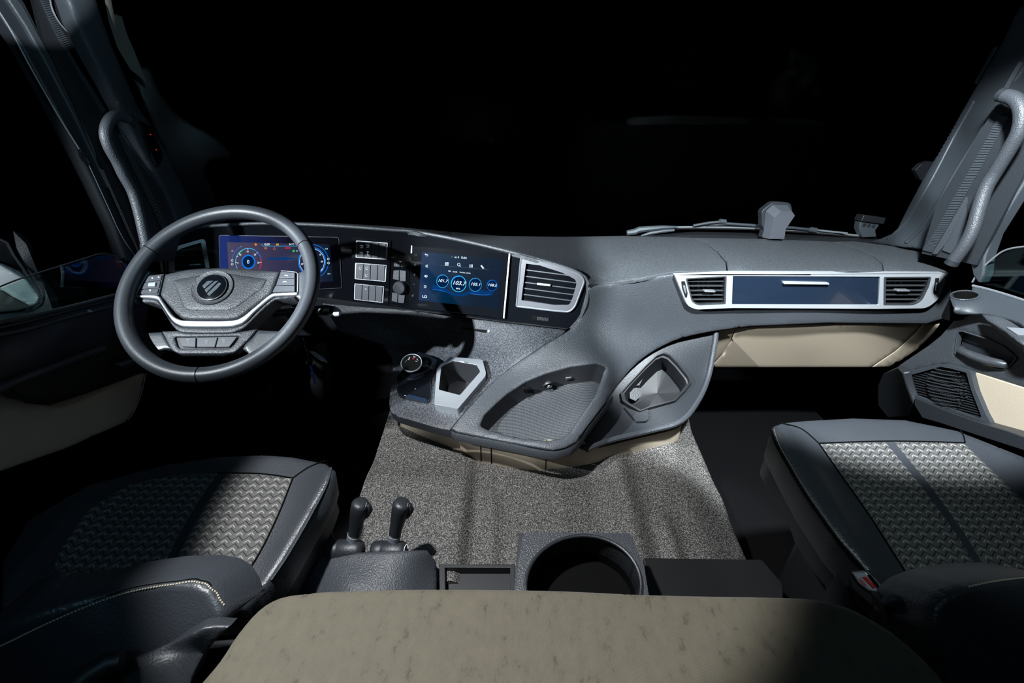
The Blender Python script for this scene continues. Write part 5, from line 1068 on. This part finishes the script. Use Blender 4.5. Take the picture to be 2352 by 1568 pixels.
# ================================================================= left pillar and door
Pl_ = structure(thing('trim_1', (-1.05, 1.2, 1.1)))
zA_ = zA
def yl(x, y): return ('Y', 1.08+.00042*max(-100, y)+.0)
DLP = Depth([(180, 60, 'Y', 1.10), (280, 245, 'Y', 1.17), (355, 390, 'Y', 1.23), (410, 530, 'Y', 1.28), (225, 20, 'Y', 1.16), (310, 245, 'Y', 1.24), (400, 400, 'Y', 1.32), (450, 520, 'Y', 1.36), (120, -40, 'Y', 1.06)])
pl2 = [(150, -30), (178, 57), (215, 130), (255, 200), (282, 252), (320, 330), (358, 400), (392, 470), (415, 540), (470, 545), (460, 510), (425, 430), (385, 350), (352, 290), (320, 245), (292, 180), (262, 110), (240, 50), (215, -30)]
MB().patch(DLP, pl2, step=10, thick=.02, roll=5, rollh=.008).build('pillar_cover', 'trim_plastic', Pl_, smooth=60)
sideL = Plane((-1.085, 1.1, 1.3), (1, -.25, 0), (0, 1, 0))
MB().prism(sideL, [(70, -30), (150, -30), (178, 57), (282, 252), (358, 400), (415, 540), (400, 600), (330, 600), (250, 420), (180, 260), (100, 90)], -.01, 0).build('pillar_side', 'dark_plastic', Pl_)
csL = sideL.lift(.002); tape = MB(); A0, A1 = spline([(88, -10), (120, 62), (160, 135), (205, 215), (233, 262)], 16), spline([(102, -12), (134, 58), (174, 130), (217, 208), (241, 250)], 16)
for i in range(len(A0)-1): tape.prism(csL, [A0[i], A1[i], lerp(A1[i], A1[i+1], .6), lerp(A0[i], A0[i+1], .6)], 0, .004)
tape.prism(csL, A0+A1[::-1], -.001, .001); tape.build('ribbed_strip', 'trim_plastic', Pl_)
tape = MB(); A0, A1 = spline([(268, 310), (300, 380), (335, 450), (372, 530)], 16), spline([(278, 306), (310, 374), (346, 444), (384, 526)], 16)
for i in range(len(A0)-1): tape.prism(csL, [A0[i], A1[i], lerp(A1[i], A1[i+1], .6), lerp(A0[i], A0[i+1], .6)], 0, .004)
tape.build('ribbed_strip', 'trim_plastic', Pl_)
MB().tube([AT(x, y, 'X', -1.05) for x, y in spline([(112, -25), (118, 15), (135, 50), (158, 76), (170, 82), (178, 76), (177, 60), (168, 30), (160, 5), (152, -25)], 5)], .0016, n=6).build('sunshade_loop', 'satin_silver', Pl_)
ledp = Plane.of(DLP, (320, 280), (360, 340), (350, 290), h=.004)
lp_ = MB().prism(ledp, rnd([(317, 276), (345, 290), (371, 352), (372, 365), (360, 382), (350, 365)], [3, 3, 3, 3, 4, 3]), -.004, .003).build('sensor_panel', 'gloss_black', Pl_, bevel=.001)
for x, y in ((342.3, 309), (355.5, 344)): MB().lathe(ledp, ledp.hit(x, y), [(.0012, .003), (.0012, .0045), (0, .0048)], n=10).build('indicator_lamp', 'g_red', lp_, label='tiny red indicator light')
MB().lathe(Plane.of(DLP, (290, 250), (320, 280), (310, 250), h=.001), Plane.of(DLP, (290, 250), (320, 280), (310, 250), h=.001).hit(305, 262), [(.013, -.001), (.013, .0012), (.0118, .0012), (.0118, 0), (0, 0)], n=24).build('bolt_cover', 'trim_plastic', Pl_)
gl_ = spline([(292, 272), (275, 265), (258, 270), (246, 288), (243, 312), (252, 340), (270, 372), (284, 402), (304, 438), (318, 482), (328, 525), (336, 560)], 4)
grab(gl_, lambda x, y: AT(x, y, 'X', -1.035+.00004*abs(y-400)), .0120, 'grey curved grab handle on the left windscreen pillar', AT(250, 400, 'X', -1.06))
# dark cloth and outside bits beyond the left pillar
cur = MB().patch(Depth([(260, 0, 'Y', 1.3), (330, 190, 'Y', 1.36), (300, 100, 'Y', 1.34), (270, 120, 'Y', 1.33)]), [(235, -30), (250, -30), (262, 35), (280, 40), (292, 80), (305, 110), (325, 160), (338, 190), (300, 160), (270, 110), (250, 50)], step=8, thick=.006)
tag(cur.build('curtain', 'curtain', smooth=60), 'dim beige cloth curtain edge beyond the left pillar at top', 'curtain')
DQ = Depth([(330, 150, 'Y', 1.42), (533, 352, 'Y', 1.55), (480, 380, 'Y', 1.5), (400, 260, 'Y', 1.46), (480, 500, 'Y', 1.55), (360, 250, 'Y', 1.42)])
hd = MB().patch(DQ, [(325, 152), (345, 156), (370, 215), (405, 260), (440, 285), (470, 300), (500, 320), (533, 352), (528, 362), (490, 368), (475, 378), (472, 400), (490, 440), (520, 520), (440, 525), (400, 400), (350, 280), (305, 180)], step=10, thick=.03, roll=4, rollh=.006)
structure(hd.build('trim_3', 'dark_plastic', smooth=60))
# left door
door1 = structure(thing('door_1', (-1.1, .9, .4)))
DXL = Plane((-1.095, 1.0, 1.0), (1, -.02, 0), (0, 1, 0))
fr = [(-30, -20), (35, -30), (60, 10), (100, 90), (150, 185), (200, 290), (250, 400), (290, 500), (330, 590), (318, 612), (290, 598), (262, 520), (215, 420), (165, 320), (110, 215), (50, 105), (-30, -10)]
MB().prism(DXL, fr, -.03, 0).build('window_frame', 'hard_plastic', door1, bevel=.004)
MB().prism(DXL.lift(.004), [(20, -20), (48, 10), (90, 88), (140, 178), (190, 280), (245, 395), (262, 440), (245, 432), (215, 370), (165, 265), (110, 160), (55, 60), (15, 0)], -.01, .004).build('frame_band', 'trim_plastic', door1, bevel=.003)
MB().tube([DXL.pt(x, y, .004) for x, y in spline([(-10, 22), (20, 70), (60, 145), (100, 215), (140, 282), (178, 342)], 5)], .0016, n=6).build('frame_bead', 'satin_silver', door1)
MB().tube([DXL.pt(x, y, .004) for x, y in spline([(200, 378), (240, 465), (275, 540), (315, 600)], 5)], .0008, n=6).build('frame_bead', 'satin_silver', door1)
MB().tube([DXL.pt(178, 344, .006), DXL.pt(186, 360, .006), DXL.pt(198, 375, .006)], [.004, .008, .006], n=10).build('frame_clip', 'gloss_black', door1, smooth=60)
MB().prism(DXL.lift(-.012), [(-40, 700), (0, 664), (60, 640), (160, 608), (210, 592), (240, 583), (262, 584), (285, 597), (300, 615), (310, 650), (270, 680), (0, 750), (-40, 780)], -.002, .002).build('window_pane', 'door_glass', door1, label='lowered tinted driver window glass')
MB().tube([DXL.pt(x, y, -.012) for x, y in spline([(-20, 671), (0, 664), (60, 640), (160, 608), (210, 592), (240, 583), (262, 584), (285, 597), (300, 616)], 5)], .0016, n=6).build('pane_edge', 'trim_plastic', door1)
MB().tube([DXL.pt(x, y, -.02) for x, y in ((162, 608), (165, 630), (163, 660))], .003, n=6).build('quarter_bar', 'trim_plastic', door1)
# door body
DLd = Depth([(0, 745, 'X', -1.07), (270, 675, 'X', -1.07), (0, 790, 'X', -1.04), (320, 700, 'X', -1.06), (300, 800, 'X', -1.05), (0, 880, 'X', -1.03), (200, 900, 'X', -1.05), (0, 1060, 'X', -1.07), (320, 860, 'X', -1.07)])
MB().patch(DLd, [(-60, 768), (0, 745), (100, 722), (200, 697), (270, 675), (330, 655), (345, 700), (335, 800), (333, 855), (300, 868), (200, 905), (120, 930), (60, 922), (20, 895), (-60, 870)], step=12, thick=.03, roll=4, rollh=.006).build('door_panel', 'dark_plastic', door1, smooth=60)
for pts, r, m_ in (([(-20, 748), (70, 727), (160, 705), (270, 676)], .004, 'trim_plastic'), ([(-20, 760), (70, 738), (180, 708), (275, 684)], .003, 'hard_plastic'), ([(-20, 775), (60, 758), (160, 728), (250, 705)], .004, 'trim_plastic')):
    MB().tube([DLd.pt(x, y, .004) for x, y in spline(pts, 5)], r, n=8).build('sill_strip', m_, door1, smooth=60)
MB().tube([DLd.pt(x, y, .01) for x, y in spline([(-20, 892), (30, 872), (100, 848), (160, 825), (226, 800)], 5)], [.010]*3+[.008]*18, n=10).build('arm_rest_edge', 'trim_plastic', door1, smooth=80)
MB().prism(Plane.of(DLd, (200, 712), (212, 716), (205, 722), h=.006), [(198, 713), (204, 711), (212, 716), (205, 718)], 0, .002).build('lock_slot', 'satin_silver', door1)
MB().patch(Depth([(0, 890, 'X', -1.075), (320, 860, 'X', -1.075), (0, 1060, 'X', -1.08), (150, 950, 'X', -1.075)]), zL([(-160, 225), (0, 230), (60, 268), (160, 325), (300, 340), (500, 275), (740, 175), (790, 158), (872, 148), (850, 260), (815, 360), (760, 440), (400, 600), (0, 740), (-160, 790)]), step=12, thick=.012, roll=3, rollh=.004).build('beige_insert', 'beige_plastic', door1, smooth=60)
MB().tube([AT(x, y, 'X', -1.06) for x, y in spline(zL([(874, 150), (852, 255), (815, 355), (770, 430)]), 5)], .0012, n=6).build('door_seal', 'dim_mark', door1)
MB().tube([AT(x, y, 'X', -1.03) for x, y in zL([(690, 90), (720, 100), (780, 82), (815, 65)])], [.003, .007, .008, .007], n=10).build('door_handle', 'slat', door1, smooth=80)
# outside mirror by the driver window
mir = thing('side_mirror', AT(30, 680, 'X', -1.45), 'white-backed side mirror outside the driver door at left edge', 'side mirror')
DMr = Depth([(-20, 600, 'X', -1.42), (90, 690, 'X', -1.38), (0, 715, 'X', -1.40), (60, 600, 'X', -1.36), (120, 720, 'X', -1.34)])
MB().patch(DMr, rnd([(-60, 590), (0, 605), (30, 622), (62, 640), (80, 662), (95, 680), (94, 692), (82, 702), (66, 700), (30, 682), (0, 662), (-60, 640)], 4), step=8, thick=.05, h=.01, roll=5, rollh=.01).build('mirror_shell', 'body_paint', mir, smooth=70)
MB().patch(DMr, rnd([(-60, 655), (0, 668), (35, 690), (64, 705), (40, 712), (0, 716), (-60, 720)], 3), step=8, thick=.02, h=.004).build('mirror_reflector', 'curtain', mir)
MB().patch(DMr, rnd([(-60, 540), (0, 546), (22, 556), (36, 580), (56, 616), (0, 596), (-60, 585)], 4), step=8, thick=.02, h=.008).build('mirror_glass', 'gloss_black', mir)
MB().tube([DMr.pt(x, y, .012) for x, y in ((-40, 545), (0, 547), (24, 558), (38, 585), (58, 618), (90, 665), (99, 685), (94, 700), (76, 707), (30, 714), (-40, 720))], .003, n=6).build('mirror_edge', 'trim_plastic', mir)
MB().patch(DMr, [(30, 530), (60, 560), (85, 620), (110, 680), (125, 720), (100, 735), (0, 742), (0, 722), (70, 712), (98, 690), (70, 632), (40, 580)], step=10, thick=.03).build('mirror_arm', 'soft_plastic', mir, smooth=60)
# small dark thing outside the right pillar
MB().prism(Plane(AT(2120, 395, 'Y', 1.7), (0, -1, 0)), rnd(zG([(392, 1022), (430, 985), (480, 968), (520, 975), (440, 1085), (425, 1080)]), 1), -.02, 0).build('outside_mirror', 'dark_plastic', door2, bevel=.003)
# ================================================================= footwell
pd = None
for (x, y, z_, w, lab) in ((600, 900, .45, .05, 'black brake pedal in the dark driver footwell, left of the accelerator'), (720, 905, .44, .035, 'black accelerator pedal in the dark driver footwell near the engine mat')):
    c = AT(x, y, 'Y', 1.55); p = thing('pedal', c, lab, 'pedal')
    PL = Plane(c, (0, -.8, .6)); MB().prism(PL, rnd([(-w, -.05), (w, -.05), (w, .05), (-w, .05)], .01), 0, .012, px=False).build('pedal_pad', 'rubber', p, bevel=.003)
    MB().tube([PL.W(0, .02, 0), PL.W(0, .15, -.08), PL.W(0, .22, -.2)], .009, n=8).build('pedal_arm', 'dark_plastic', p)
bt = thing('column_gaiter', AT(745, 905, 'Y', 1.28), 'ribbed black rubber gaiter below the steering column', 'gaiter')
bp = [AT(738, 800+k*11, 'Y', 1.20+.012*k) for k in range(11)]
MB().tube([p for p in bp], [.020+.0015*k+.005*(k % 2) for k in range(11)], n=20).build('gaiter_sleeve', 'rubber', bt, smooth=80)
o = MB().prism(Plane(AT(898, 850, 'Y', 1.30), (0, -1, .2)), zO([(98, 695), (135, 700), (120, 830)]), 0, .002).build('warning_tag', 'yellow_plastic')
tag(o, 'small yellow pointed tag left of the gear selector', 'tag')
# lower dash behind the wheel
lowd = MB().loft([[AT(x, y, 'Y', Y) for x, y, Y in ((390, 688, 1.215), (560, 686, 1.26), (740, 688, 1.30), (960, 716, 1.27))], [AT(x, y, 'Y', Y) for x, y, Y in ((400, 760, 1.30), (560, 770, 1.33), (740, 770, 1.36), (930, 800, 1.33))]], thick=.02, tdir=(0, 1, 0))
lowd.build('knee_panel', 'hard_plastic', dash)
